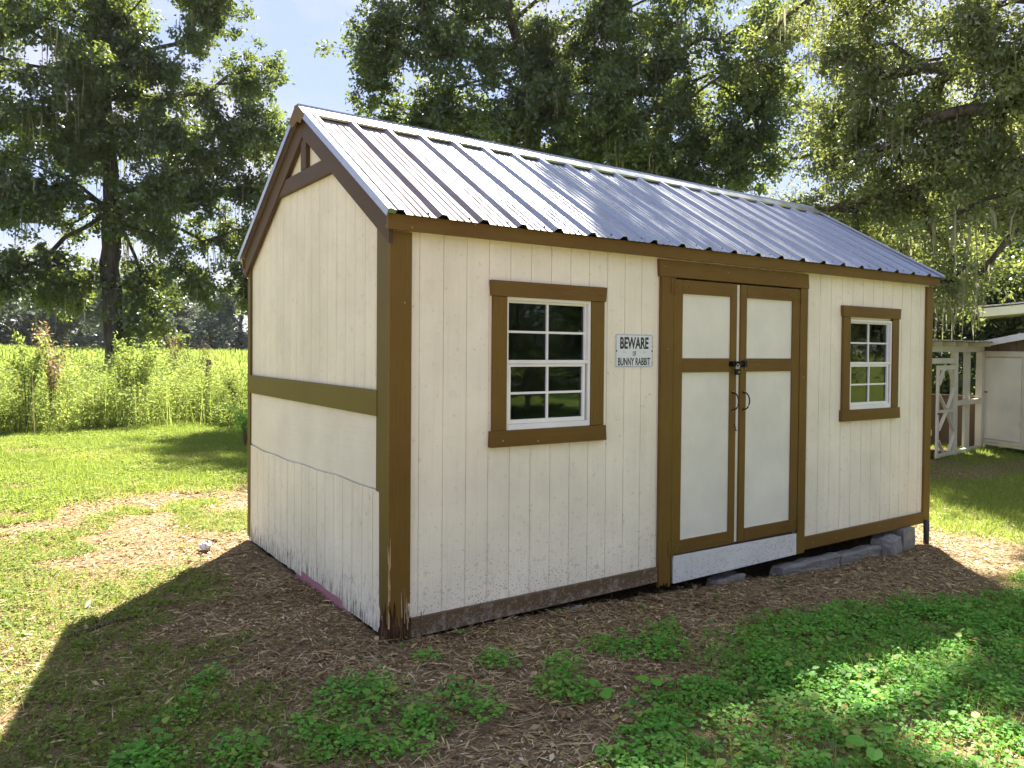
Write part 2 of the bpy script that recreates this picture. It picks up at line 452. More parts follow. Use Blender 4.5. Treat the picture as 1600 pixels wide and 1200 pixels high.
def grass_mask(x, y):
    n = (fnoise(x, y, 1.1, 3) - 0.5) * 2
    n2 = (fnoise(x, y, 0.35, 9) - 0.5) * 2
    far = sstep(4.4, 6.0, y + n * 1.2 + n2 * 0.3)                               # lawn behind
    far = far * (1 - 0.75 * sstep(0.60, 0.72, fnoise(x, y, 0.8, 53)) * sstep(11.5, 9.0, y))
    patch = sstep(0.12, 0.5, n * 0.8 + n2 * 0.7 + 0.10) * sstep(1.5, 2.4, y) * 0.85   # patches in the dry strip
    lf = sstep(0.05, 0.5, n * 0.5 + n2 * 0.9 + 0.36 + (-1.05 - x) * 0.6 - 0.35 * sstep(0.9, 1.6, y)) * sstep(-0.35, -0.85, x) * 0.75 * sstep(-2.5, -1.6, y)
    side = sstep(-0.35, -0.62, x) * sstep(1.0, 1.25, y) * sstep(2.2, 1.7, y + n * 0.2) * 0.75
    right = sstep(5.3, 6.3, x + n * 0.4 + n2 * 0.2) * (1 - 0.75 * sstep(1.0, 0.5, np.hypot((x - 10.2) / 2.6, (y - 2.2) / 1.25) + n2 * 0.2))
    rb = sstep(0.0, 0.25, np.interp(x, _bx, _by) - y + n2 * 0.25) * sstep(2.2, 3.2, x) * 0.9
    g = np.maximum.reduce([far, patch, lf, side, right, rb])
    d = np.maximum(np.maximum(-x, x - 5.15), np.maximum(-y, y - 2.5))
    return g * sstep(0.12, 0.5, d)

def axis(lo, hi, step, far):
    a = list(np.arange(lo, hi, step)); s = step
    x = a[-1]
    while x < far:
        s *= 1.12; x += s; a.append(x)
    s = step; x = lo; b = []
    while x > -far:
        s *= 1.12; x -= s; b.append(x)
    return np.array(b[::-1] + a)

def make_ground():
    xs, ys = axis(-3, 8, 0.06, 900), axis(-4.2, 8, 0.06, 900)
    X, Y = np.meshgrid(xs, ys)
    Z = gz(X, Y)
    nx, ny = len(xs), len(ys)
    co = np.stack([X, Y, Z], -1).reshape(-1, 3)
    i = np.arange(ny - 1)[:, None] * nx + np.arange(nx - 1)[None, :]
    q = np.stack([i, i + 1, i + nx + 1, i + nx], -1).reshape(-1, 4)
    me = quads_mesh('ground', co, q)
    g = np.maximum(grass_mask(X, Y) * (0.45 + 0.55 * np.maximum(sstep(3.5, 5.0, Y), sstep(4.5, 5.5, X))), 0.55 * cover_mask(X, Y)).reshape(-1)
    a = me.attributes.new('grass', 'FLOAT', 'POINT'); a.data.foreach_set('value', g.astype(np.float32))
    me.polygons.foreach_set('use_smooth', np.ones(len(me.polygons), bool))
    m = NM('soil_and_turf')
    at = m.new('ShaderNodeAttribute', attribute_name='grass')
    n1 = m.noise(38.0, None, 8, 0.75); n2 = m.noise(3.0, None, 5)
    soil = m.ramp(n1, [(0.30, (0.06, 0.042, 0.022)), (0.48, (0.17, 0.122, 0.066)), (0.62, (0.31, 0.225, 0.14)), (0.80, (0.48, 0.38, 0.26))])
    turf = m.ramp(m.noise(16.0, None, 8, 0.75), [(0.30, (0.05, 0.075, 0.018)), (0.5, (0.15, 0.20, 0.035)), (0.66, (0.27, 0.30, 0.06)), (0.85, (0.34, 0.31, 0.10))])
    k = m.math('ADD', m.math('MULTIPLY', m.math('SUBTRACT', n2, 0.5), 0.6), at.outputs['Fac'])
    c = m.mix(m.ramp(k, [(0.4, (0, 0, 0)), (0.9, (1, 1, 1))]), soil, turf)
    me.materials.append(m.done(m.bsdf(c, 0.95, 0, m.bump(m.noise(55.0, None, 6, 0.7), 0.8, 0.02), 0.1)))
    o = link(bpy.data.objects.new('ground', me))
    tag(o, 'flat ground of dry leaf litter and rough turf around the shed', kind='structure')

def quads_mesh(name, co, q, mat=None):
    me = bpy.data.meshes.new(name)
    co = np.asarray(co, np.float32); q = np.asarray(q, np.int32); k = q.shape[1]
    me.vertices.add(len(co)); me.vertices.foreach_set('co', co.reshape(-1))
    me.loops.add(q.size); me.loops.foreach_set('vertex_index', q.reshape(-1))
    me.polygons.add(len(q)); me.polygons.foreach_set('loop_start', np.arange(0, q.size, k, dtype=np.int32))
    me.update(calc_edges=True)
    if mat: me.materials.append(mat)
    return me

def nrmz(a):
    return a / (np.linalg.norm(a, axis=-1, keepdims=True) + 1e-9)

def leaf_arrays(P, D, N, L, W, fold=0.18, shape='rhomb'):
    """leaf blades: P base, D direction, N normal, L length, W width"""
    D = nrmz(D); Sd = nrmz(np.cross(D, N)); N = np.cross(Sd, D)
    L = L[:, None]; W = W[:, None]
    if shape == 'rhomb':
        v = [P, P + D * L * 0.5 + Sd * W * 0.5 + N * W * fold, P + D * L, P + D * L * 0.5 - Sd * W * 0.5 + N * W * fold]
    elif shape == 'round':
        v = [P, P + D * L * 0.28 + Sd * W * 0.48 + N * W * fold, P + D * L * 0.72 + Sd * W * 0.38 + N * W * fold * .7, P + D * L,
             P + D * L * 0.72 - Sd * W * 0.38 + N * W * fold * .7, P + D * L * 0.28 - Sd * W * 0.48 + N * W * fold]
    elif shape == 'tri':
        v = [P + Sd * W * 0.5, P - Sd * W * 0.5, P + D * L]
    k = len(v)
    co = np.stack(v, 1).reshape(-1, 3)
    return co, np.arange(len(P) * k).reshape(-1, k), k

def leaf_object(name, P, D, N, L, W, V, mat, parent=None, shape='rhomb', fold=0.18, kind='stuff'):
    co, q, k = leaf_arrays(P, D, N, L, W, fold, shape)
    me = quads_mesh(name, co, q, mat)
    a = me.attributes.new('v', 'FLOAT', 'POINT')
    a.data.foreach_set('value', np.repeat(np.clip(V, 0, 1), k).astype(np.float32))
    o = link(bpy.data.objects.new(name, me), parent)
    if kind: o['kind'] = kind
    return o

def rdir(n, g=rng):
    return nrmz(g.normal(size=(n, 3)))

make_ground()

# ------------------------------------------------------------------ the shed
L_, W_ = 5.15, 2.50
def warp(p):
    x, y, z = p
    k = max(0.0, min(1.0, x / L_))
    s = 0.023 * max(0, z) / 2.08 + 0.050 * max(0.0, min(1.0, (z - 2.1) / 0.85))
    return (x, y, z - k * s)

shed = empty('garden_shed', (0, 0, 0))
tag(shed, 'cream garden shed with brown trim, double doors and ribbed metal roof', 'shed')
def part(mb, name, mat, parent=shed, bevel=0, label=None, smooth=False, kind=None):
    o = mb.build(name, mat, parent, warp, bevel, smooth)
    if label: o['label'] = label
    if kind: o['kind'] = kind
    return o

Z0, ZE = -0.01, 2.09
EAVE_Y, EAVE_Z, RIDGE_Z = -0.06, 2.167, 2.985
SL = (RIDGE_Z - EAVE_Z) / (W_ / 2 - EAVE_Y)
def roof_z(y):
    return EAVE_Z + SL * ((y if y < W_ / 2 else W_ - y) - EAVE_Y)

WIN = [(0.581, 1.410), (3.838, 4.650)]
HOLES = [(0.692, 1.296, 1.035, 1.775), (3.948, 4.540, 1.032, 1.752), (1.95, 3.32, 0.0, 1.97)]
# front wall: a thin backing with real openings, and the grooved siding strips in front of it
fw = MB()
def with_holes(mb, x0, x1, y0, y1, z0, z1, holes):
    cuts = sorted({x0, x1} | {c for h in holes for c in h[:2] if x0 < c < x1})
    for a, b in zip(cuts[:-1], cuts[1:]):
        hs = [h for h in holes if h[0] < (a + b) / 2 < h[1]]
        z = z0
        for h in sorted(hs, key=lambda h: h[2]):
            if h[2] > z: mb.box(a, b, y0, y1, z, h[2])
            z = max(z, h[3])
        if z < z1: mb.box(a, b, y0, y1, z, z1)
with_holes(fw, 0.0, L_, 0.005, 0.05, 0.0, ZE, HOLES)
front = part(fw, 'front_wall', M_groove)
# strips
gr = [0.0, 0.155]
while gr[-1] + 0.1425 < L_: gr.append(gr[-1] + 0.1425)
gr.append(L_)
for a, b in zip(gr[:-1], gr[1:]):
    a2, b2 = a + 0.0030, b - 0.0030
    MF = M_front if b < 3.4 else M_front2
    segs = [(0.0, ZE)]
    for h in HOLES:
        if b2 > h[0] - 0.02 and a2 < h[1] + 0.02:
            # strips run behind the casings only
            segs = [s for t in segs for s in ((t[0], h[2] - 0.015), (h[3] + 0.015, t[1])) if s[1] - s[0] > 0.02]
            if a2 < h[0] - 0.02: # keep the part beside the opening
                mb = MB().box(a2, h[0] - 0.01, 0.0, 0.0079, h[2] - 0.015 if h[2] > 0.1 else 0.0, h[3] + 0.015)
                part(mb, 'siding_board', MF, front)
            if b2 > h[1] + 0.02:
                mb = MB().box(h[1] + 0.01, b2, 0.0, 0.0079, h[2] - 0.015 if h[2] > 0.1 else 0.0, h[3] + 0.015)
                part(mb, 'siding_board', MF, front)
    for z0, z1 in segs:
        part(MB().box(a2, b2, 0.0, 0.0079, z0, z1), 'siding_board', MF, front)

# gable wall (x = 0) and the far walls
gw = MB()
def gable_poly(x, y0, y1, z0, inset=0.03):
    pts = [(x, y0, z0), (x, y1, z0)]
    top = lambda y: roof_z(y) - inset
    pts.append((x, y1, top(y1)))
    if y0 < W_ / 2 < y1: pts.append((x, W_ / 2, top(W_ / 2)))
    pts.append((x, y0, top(y0)))
    return pts
gw.prism(gable_poly(0.0035, 0.05, W_ - 0.002, 0.0), (0.04, 0, 0))
gable = part(gw, 'gable_wall', M_groove)
ys_ = [0.05]
y = 0.197
while y < W_ - 0.03: ys_.append(y); y += 0.1385
ys_.append(W_)
for a, b in zip(ys_[:-1], ys_[1:]):
    part(MB().prism(gable_poly(0.0, a + 0.002, b - 0.002, 1.20), (0.0096, 0, 0)), 'siding_board', M_gable, gable)
    a2, b2 = max(a, 0.0) + 0.0025, b - 0.0025
    m_ = (a + b) / 2
    zb = 0.0 + (0.035 if 0.62 < m_ < 1.32 else 0.0)
    def ct(yy): return 0.728 + 0.010 * math.sin(yy * 2.3 + 0.6) + 0.004 * math.sin(yy * 11)
    mb = MB().prism([(-0.013, a2 if a > .1 else .10, zb + random.uniform(-.004, .006)), (-0.013, b2, zb + random.uniform(-.004, .006)), (-0.013, b2, ct(b2)), (-0.013, a2 if a > .1 else .10, ct(a2))], (0.012, 0, 0))
    part(mb, 'lower_siding_board', M_gable, gable)
pts = [(-0.007, 0.10, 1.15), (-0.007, W_ - 0.02, 1.15)]
low = [(-0.007, yy, ct(yy) + 0.009 + 0.012 * max(0, math.sin((yy - 0.2) * 2.2)) * (1 if yy > 1.4 else 0.25)) for yy in np.linspace(W_ - 0.02, 0.10, 24)]
part(MB().prism(pts[:1] + pts[1:] + low, (0.0165, 0, 0)), 'plywood_sheet', M_ply, gable, label='plain cream plywood sheet above the cracked joint')
part(MB().box(-0.009, 0.0095, 0.5, 1.42, -0.045, 0.06), 'sill_plate', M_pink, gable, label='exposed strip of faded pink paint at the foot of the wall')
rg = MB().prism(gable_poly(L_ - 0.05, 0.05, W_ - 0.05, 0.0), (0.05, 0, 0))
part(rg, 'far_gable_wall', M_gable)
part(MB().box(0.05, L_ - 0.05, W_ - 0.05, W_ - 0.001, 0, ZE), 'back_wall', M_gable)
part(MB().box(0.02, L_ - 0.02, 0.051, W_ - 0.06, -0.02, 0.05), 'floor', M_inside)
part(MB().box(0.05, L_ - 0.06, W_ - 0.04, W_ - 0.01, -0.30, -0.001), 'rear_light_block', M_inside)  # added unseen board, keeps sunlight from showing under the floor
part(MB().box(L_ - 0.055, L_ - 0.03, 0.30, W_ - 0.01, -0.30, -0.001), 'side_light_block', M_inside)  # added likewise at the far end, blocks light below the wall
# studs just inside the windows
for x in (1.33, 0.62, 4.60, 3.9):
    part(MB().box(x, x + 0.045, 0.052, 0.14, 0.05, 2.05), 'stud', M_inside, front)

# band, collar, king post, rake boards
part(MB().box(-0.026, -0.0075, 0.128, W_ - 0.004, 1.132, 1.268), 'band_board', M_olive, shed, 0.002, label='olive brown band across the gable end')
def rake(y0, y1, wd, x0, x1, mb, zoff):
    """board parallel to the roof between y0 and y1"""
    pts = [(x0, y0, roof_z(y0) - zoff), (x0, y1, roof_z(y1) - zoff), (x0, y1, roof_z(y1) - zoff - wd), (x0, y0, roof_z(y0) - zoff - wd)]
    return mb.prism(pts, (x1 - x0, 0, 0))
part(rake(EAVE_Y + 0.02, W_ / 2, 0.155, -0.038, -0.014, MB(), 0.012), 'rake_board', M_dark, shed, 0.002)
part(rake(W_ / 2 + 0.001, W_ - EAVE_Y - 0.02, 0.155, -0.038, -0.014, MB(), 0.012), 'rake_board', M_dark, shed, 0.002)
part(MB().prism([(-0.0305, 0.72, 2.512), (-0.0305, 1.94, 2.508), (-0.0305, 1.78, 2.607), (-0.0305, 0.87, 2.611)], (0.030, 0, 0)), 'collar_board', M_dark, shed, 0.002)
part(MB().prism([(-0.029, 1.20, 2.613), (-0.029, 1.295, 2.613), (-0.029, 1.295, 2.86), (-0.029, 1.20, 2.86)], (0.028, 0, 0)), 'king_post', M_dark, shed, 0.002)

# corner trims; the near post has rotted away at its foot
def jag(a, b, n, lo, hi, s):
    r = random.Random(s)
    return [(a + (b - a) * k / n, r.uniform(lo, hi) if k % 2 else r.uniform(lo, (lo + hi) / 2)) for k in range(n + 1)]
j = [(0.0 + u, z) for u, z in jag(-0.022, 0.100, 11, 0.05, 0.30, 3)]
part(MB().prism([(-0.022, -0.022, 2.08), (0.100, -0.022, 2.08)] + [(u, -0.022, z) for u, z in j[::-1]], (0, 0.0215, 0)), 'corner_board', M_brown, shed, label='near corner board, foot rotted away')
j = jag(0.0005, 0.138, 9, 0.10, 0.20, 8)
part(MB().prism([(-0.0215, 0.0005, 2.14), (-0.0215, 0.138, 2.14), (-0.0215, 0.138, 0.742)] + [(-0.0215, 0.099, 0.738)] + [(-0.0215, min(u, .099), z) for u, z in j[::-1] if u < 0.1], (0.021, 0, 0)), 'corner_board', M_olivez, shed, label='near corner board on the gable side')
part(MB().box(-0.008, 0.085, -0.006, 0.085, -0.06, 0.40), 'corner_post', M_rot, shed, 0.004, label='rotted dark foot of the corner post')
rr = random.Random(4)
spl = MB()
for k in range(70):
    side = rr.random() < 0.7
    u = rr.uniform(-0.02, 0.105) if side else rr.uniform(0.0, 0.095)
    z0 = rr.uniform(-0.05, 0.02); z1 = z0 + rr.uniform(0.05, 0.17)
    w = rr.uniform(0.003, 0.010)
    if side: a, b = (u, rr.uniform(-0.024, -0.010), z0), (u + rr.uniform(-.008, .008), rr.uniform(-0.023, -0.012), z1)
    else: a, b = (rr.uniform(-0.022, -0.012), u, z0), (rr.uniform(-0.022, -0.012), u + rr.uniform(-.008, .008), z1)
    spl.tube([a, tuple((np.array(a) + b) / 2 + np.array([rr.uniform(-.003, .003)] * 3)), b], [w, w * 0.8, w * 0.15], 4)
part(spl, 'splinters', M_rot, shed, kind='stuff')
psl = MB()
for k in range(26):
    u = rr.gauss(-0.020, 0.004) if k % 3 else rr.uniform(0.05, 0.09)
    z0 = rr.uniform(0.04, 0.42 if k % 3 else 0.14); z1 = z0 + rr.uniform(0.04, 0.15)
    w = rr.uniform(0.0015, 0.0035)
    a, b = (u, rr.uniform(-0.027, -0.022), z0), (u + rr.uniform(-.005, .005), rr.uniform(-0.026, -0.022), z1)
    psl.tube([a, b], [w, w * 0.3], 4)
part(psl, 'pale_splinters', M_straw, shed, kind='stuff', label='pale torn slivers along the split corner')
part(MB().box(-0.018, -0.0005, W_ - 0.045, W_ + 0.022, 0.02, 2.1), 'corner_board', M_olivez, shed, 0.002, label='thin corner board at the far end of the gable wall')
part(MB().box(5.075, 5.172, -0.022, -0.0005, 0.0, 2.072), 'corner_board', M_brown, shed, 0.002, label='corner board beside the right window')
part(MB().box(L_ + 0.0005, L_ + 0.0215, 0.0, 0.1, 0.0, 2.08), 'corner_board', M_brown, shed, 0.002)

# skirt boards, fascia
part(MB().prism([(0.101, -0.022, -0.012), (1.868, -0.022, -0.006), (1.868, -0.022, 0.090), (0.101, -0.022, 0.088)], (0, 0.0215, 0)), 'skirt_board', M_skirt, shed, 0.003, label='weathered skirt board under the left window')
part(MB().box(3.392, 5.074, -0.022, -0.0005, -0.012, 0.085), 'skirt_board', M_brownx, shed, 0.003, label='brown skirt board under the right window')
part(MB().box(-0.052, L_ + 0.052, -0.062, -0.040, 2.082, 2.160), 'fascia_board', M_brownx, shed, 0.002)
part(MB().box(-0.040, L_ + 0.040, -0.0398, -0.0005, 2.092, 2.112), 'soffit', M_brownx)
part(MB().box(-0.052, L_ + 0.052, W_ + 0.040, W_ + 0.062, 2.082, 2.160), 'fascia_board', M_brownx, shed, 0.002)

# door frame and double doors
part(MB().prism([(1.858, -0.0305, 1.966), (3.398, -0.0305, 1.966), (3.388, -0.0305, 2.074), (1.850, -0.0305, 2.074)], (0, 0.030, 0)), 'door_header', M_brownx, shed, 0.003)
j = jag(1.874, 1.980, 7, -0.055, -0.015, 5)
part(MB().prism([(1.980, -0.0265, 1.965), (1.874, -0.0265, 1.965)] + [(u, -0.0265, z) for u, z in j], (0, 0.026, 0)), 'door_jamb', M_brown, shed, label='left door jamb, foot split and flaking')
part(MB().box(3.302, 3.391, -0.0265, -0.0005, -0.03, 1.965), 'door_jamb', M_brown, shed, 0.003)
part(MB().box(2.0, 3.300, 0.02, 0.045, 0.02, 1.96), 'door_backing', M_inside)
part(MB().prism([(2.002, -0.034, -0.036), (3.290, -0.030, -0.028), (3.292, -0.026, 0.128), (2.000, -0.030, 0.142)], (0, 0.018, 0)), 'threshold_board', M_ramp, shed, 0.002, label='white board across the doorway, spattered with soil')

def door(x0, x1, inner_right, label):
    """x0..x1 clear width; the meeting stile is on the right when inner_right"""
    z0, z1 = 0.150, 1.955
    root = MB().box(x0 + 0.004, x1 - 0.004, -0.0045, 0.014, z0 + 0.004, z1 - 0.004)
    d = part(root, 'door', M_panel, shed, label=label)
    so, si = 0.083, 0.062
    a, b = (x0 + so, x1 - si) if inner_right else (x0 + si, x1 - so)
    yf, yb = -0.0235, -0.005
    part(MB().box(x0, a, yf, yb, z0, z1), 'stile', M_brown, d, 0.0025)
    part(MB().box(b, x1, yf, yb, z0, z1), 'stile', M_brown, d, 0.0025)
    for r0, r1 in ((1.865, z1), (1.347, 1.440), (z0, 0.238)):
        part(MB().box(a + .0005, b - .0005, yf - 0.0007, yb, r0, r1), 'rail', M_brownx, d, 0.0025)
    for r0, r1 in ((0.238, 1.347), (1.440, 1.865)):
        part(MB().box(a, b, -0.0085, -0.0047, r0, r1), 'panel', M_panel, d)
        cj = MB()      # bead of paint and caulk round each panel
        for q in ((a, a + .006, r0, r1), (b - .006, b, r0, r1), (a + .0065, b - .0065, r0, r0 + .006), (a + .0065, b - .0065, r1 - .006, r1)):
            cj.box(q[0], q[1], -0.0125, -0.0086, q[2], q[3])
        part(cj, 'caulk_bead', M_panel, d)
    # strap hinges painted over
    hx = x0 if inner_right else x1
    sg = 1 if inner_right else -1
    for hz in (1.909, 0.196):
        hb = MB()
        hb.tube([(hx - sg * 0.003, -0.032, hz - 0.055), (hx - sg * 0.003, -0.032, hz + 0.055)], 0.0075, 8)
        hb.box(min(hx - sg * .004, hx - sg * .032), max(hx - sg * .004, hx - sg * .032), -0.0315, -0.0268, hz - 0.05, hz + 0.05)
        st = [(hx, -0.0276, hz - 0.034), (hx + sg * 0.16, -0.0276, hz - 0.008), (hx + sg * 0.16, -0.0276, hz + 0.008), (hx, -0.0276, hz + 0.034)]
        hb.prism(st, (0, 0.0030, 0))
        for q in (0.03, 0.08, 0.13):
            hb.tube([(hx + sg * q, -0.0310, hz), (hx + sg * q, -0.0276, hz)], 0.006, 7)
        part(hb, 'hinge', M_brown if hz > 1 or inner_right else M_brownx, d)
    # pull handle
    hx = (b + x1) / 2 if inner_right else (x0 + a) / 2
    hx += -0.006 if inner_right else 0.004
    pts = [(hx + 0.026 * math.sin(t) * 1.0, -0.026 - 0.030 * math.sin(t), 1.142 - 0.062 * math.cos(t)) for t in np.linspace(0, math.pi, 12)]
    hd = MB().tube(pts, [0.0055] + [0.0048] * 10 + [0.0055], 8)
    for zz in (1.080, 1.204):
        hd.tube([(hx, -0.0285, zz), (hx, -0.0238, zz)], 0.011, 10)
    part(hd, 'handle', M_black, d, smooth=True)
    sc = MB()
    for zz in (1.080, 1.204):
        sc.tube([(hx - 0.002, -0.0320, zz + (.006 if zz > 1.1 else -.006)), (hx - 0.002, -0.0286, zz + (.006 if zz > 1.1 else -.006))], 0.0042, 7)
    part(sc, 'screw', M_galv, d)
    return d
dl = door(1.986, 2.600, True, 'left door with the barrel latch')
dr = door(2.642, 3.296, False, 'right door')
part(MB().box(2.601, 2.641, -0.0085, 0.013, 0.152, 1.953), 'astragal', M_panel, shed, label='narrow cream strip showing between the doors')
# latch across the doors
lt = MB()
lt.box(2.520, 2.612, -0.031, -0.0247, 1.384, 1.420)
lt.tube([(2.528, -0.040, 1.402), (2.668, -0.040, 1.402)], 0.0065, 8)
for x in (2.536, 2.566, 2.598): lt.box(x, x + 0.013, -0.050, -0.031, 1.386, 1.418)
lt.box(2.650, 2.705, -0.030, -0.0245, 1.378, 1.426)
lt.box(2.655, 2.680, -0.050, -0.030, 1.387, 1.417)
lt.tube([(2.570, -0.040, 1.402), (2.566, -0.058, 1.380)], 0.005, 8)
part(lt, 'barrel_latch', M_black)
ls = MB()
for x, z in ((2.578, 1.4020), (2.684, 1.434), (2.684, 1.372)):
    ls.tube([(x, -0.0530 if z == 1.4020 else -0.034, z), (x, -0.0500 if z == 1.4020 else -0.0245, z)], 0.005, 7)
part(ls, 'latch_screws', M_galv)
# hook hanging lower down on the left door
part(MB().tube([(2.583, -0.026, 0.985), (2.584, -0.034, 0.965), (2.583, -0.036, 0.945), (2.592, -0.034, 0.937), (2.602, -0.030, 0.938)], 0.0035, 7), 'hook', M_black)
# padlock (a thing of its own)
pl = empty('padlock', (2.567, -0.062, 1.345))
tag(pl, 'small black padlock hanging from the door latch', 'padlock')
o = MB().box(-0.024, 0.024, -0.010, 0.010, -0.026, 0.016).build('lock_body', M_black, pl, None, 0.004)
o = MB().tube([(-0.014, 0, 0.015), (-0.014, 0, 0.035)] + [(-0.014 * math.cos(t), 0, 0.035 + 0.014 * math.sin(t)) for t in np.linspace(0.4, math.pi - 0.4, 6)] + [(0.014, 0, 0.035), (0.014, 0, 0.015)], 0.0035, 8).build('shackle', M_galv, pl)
o = MB().tube([(0.0, -0.013, -0.006), (0.0, -0.0101, -0.006)], 0.007, 10).build('keyhole', M_galv, pl)

# windows
def window(x0, x1, zt, zb, gx0, gx1, gz0, gz1, mh, label):
    """outer casing box and the white frame inside it"""
    w = part(MB().box(gx0 + 0.018, gx1 - 0.018, 0.000, 0.030, gz1 - 0.020, gz1 - 0.004), 'window', M_white, shed, label=label)
    lean = 0.007
    part(MB().prism([(x0 + lean, -0.031, zt - 0.087), (x1 - lean, -0.031, zt - 0.087), (x1, -0.031, zt), (x0, -0.031, zt)], (0, 0.030, 0)), 'casing_board', mh, w, 0.0025)
    part(MB().prism([(x0, -0.034, zb), (x1 + 0.004, -0.034, zb - 0.003), (x1 - 0.003, -0.034, zb + 0.088), (x0 + 0.003, -0.034, zb + 0.090)], (0, 0.033, 0)), 'casing_board', mh, w, 0.0025)
    cw = 0.088
    mv = M_brown
    part(MB().box(x0 + 0.018, gx0 - 0.002, -0.024, -0.0008, zb + 0.090, zt - 0.0875), 'casing_board', mv, w, 0.0025)
    part(MB().box(gx1 + 0.002, x1 - 0.014, -0.024, -0.0008, zb + 0.090, zt - 0.0875), 'casing_board', mv, w, 0.0025)
    fr = MB(); t = 0.020
    fr.box(gx0, gx0 + t * 0.5, -0.016, 0.05, gz0, gz1); fr.box(gx1 - t, gx1, -0.016, 0.05, gz0, gz1)
    fr.box(gx0 + t * .5, gx1 - t, -0.016, 0.05, gz1 - t * 0.9, gz1); fr.box(gx0 + t * .5, gx1 - t, -0.020, 0.05, gz0, gz0 + t * 1.6)
    part(fr, 'window_frame', M_white, w, 0.0015)
    zm = (gz0 + gz1) / 2 + 0.012
    ix0, ix1 = gx0 + t * 0.5, gx1 - t
    # upper sash set outside, lower sash set inside
    def sash(a, b, c, d, y0, y1, sw, nm):
        s = MB()
        s.box(a, a + sw, y0, y1, c, d); s.box(b - sw, b, y0, y1, c, d)
        s.box(a + sw, b - sw, y0, y1, c, c + sw * 1.3); s.box(a + sw, b - sw, y0, y1, d - sw, d)
        part(s, 'sash', M_white, w, 0.0012)
        xa, xb, za, zb_ = a + sw, b - sw, c + sw * 1.3, d - sw
        xm, zmm, h = (xa + xb) / 2, (za + zb_) / 2, 0.0065
        part(MB().box(xm - h, xm + h, y0 + 0.003, y1 - 0.006, za, zb_), 'muntin', M_white, w)
        part(MB().box(xa, xm - h, y0 + 0.003, y1 - 0.006, zmm - h, zmm + h), 'muntin', M_white, w)
        part(MB().box(xm + h, xb, y0 + 0.003, y1 - 0.006, zmm - h, zmm + h), 'muntin', M_white, w)
        ym = (y0 + y1) / 2 + 0.003
        for p in ((xa, xm - h), (xm + h, xb)):
            for q in ((za, zmm - h), (zmm + h, zb_)):
                tl = random.uniform(-0.0006, 0.0006)
                part(MB().prism([(p[0], ym + tl, q[0]), (p[1], ym, q[0]), (p[1], ym + tl, q[1]), (p[0], ym, q[1])], (0, 0.0025, 0)), 'pane', M_glass, w)
    sash(ix0 + .001, ix1 - .001, zm - 0.012, gz1 - t * 0.9 - .001, 0.002, 0.022, 0.013, 'u')
    sash(ix0 + .004, ix1 - .016, gz0 + t * 1.6 + .001, zm - 0.0125, -0.010, 0.012, 0.018, 'l')
    part(MB().box(ix0 + .001, ix1 - .001, -0.015, 0.0018, zm - 0.012, zm + 0.008), 'meeting_rail', M_white, w, 0.001)
    return w
window(0.581, 1.412, 1.868, 0.945, 0.692, 1.296, 1.035, 1.781, M_brownx, 'left window beside the warning sign')
window(3.836, 4.652, 1.860, 0.943, 3.947, 4.541, 1.031, 1.755, M_brownx, 'right window near the far corner')

# roof: corrugated panels, each with four ribs
RP = 0.2485
def sheet_profile(a, b):
    xs = [a]; zs = [0.0]
    k0 = math.ceil((a + 0.0) / RP - 0.35)
    out = []
    k = k0 - 1
    while (k - 1) * RP < b:
        c = k * RP + 0.002
        for dx, dz in ((-0.036, 0), (-0.013, 0.023), (0.013, 0.023), (0.036, 0), (0.077, 0), (0.084, 0.0055), (0.089, 0), (0.120, 0.0), (0.126, 0.0055), (0.131, 0.0), (0.163, 0), (0.169, 0.0055), (0.174, 0)):
            out.append((c + dx, dz))
        k += 1
    pa = np.interp([a, b], [p[0] for p in out], [p[1] for p in out])
    out = [p for p in out if a < p[0] < b]
    return [(a, pa[0])] + out + [(b, pa[1])]
def roof_sheet(a, b, back, lift):
    pr = sheet_profile(a, b)
    mb = MB()
    n = np.array([0, -SL, 1.0]); n /= np.linalg.norm(n)
    y0, y1 = EAVE_Y - 0.022, W_ / 2 - 0.004
    def pt(x, y, h):
        p = np.array([x, y, roof_z(y) + 0.004]) + n * (h + lift)
        if back: p[1] = W_ - p[1]
        return p
    for (xa, ha), (xb, hb) in zip(pr[:-1], pr[1:]):
        mb.poly([pt(xa, y0, ha), pt(xb, y0, hb), pt(xb, y1, hb), pt(xa, y1, ha)])
    me = bpy.data.meshes.new('roof_panel')
    # weld
    me.from_pydata([tuple(map(float, warp(p))) for p in mb.v], [], mb.f)
    bm = bmesh.new(); bm.from_mesh(me); bmesh.ops.remove_doubles(bm, verts=bm.verts, dist=1e-5)
    bmesh.ops.recalc_face_normals(bm, faces=bm.faces)
    bm.to_mesh(me); bm.free()
    me.materials.append(M_roof)
    o = link(bpy.data.objects.new('roof_panel', me), shed)
    s = o.modifiers.new('thickness', 'SOLIDIFY'); s.thickness = 0.0012; s.offset = 0
    return o
edges = [-0.062, 0.5 * RP + 3.5 * RP, 8 * RP, 12 * RP, 16 * RP, 20 * RP, L_ + 0.062]
for i, (a, b) in enumerate(zip(edges[:-1], edges[1:])):
    for back in (False, True):
        roof_sheet(a - (0.008 if i else 0), b, back, 0.0026 * (i % 2))
# deck under the metal
dk = MB()
for s in (0, 1):
    f = lambda y: y if not s else W_ - y
    dk.prism([(-0.037, f(-0.03), roof_z(-0.03) - 0.040), (-0.037, f(W_ / 2), roof_z(W_ / 2) - 0.040), (-0.037, f(W_ / 2), roof_z(W_ / 2) - 0.024), (-0.037, f(-0.03), roof_z(-0.03) - 0.024)], (L_ + 0.074, 0, 0))
part(dk, 'roof_deck', M_inside)
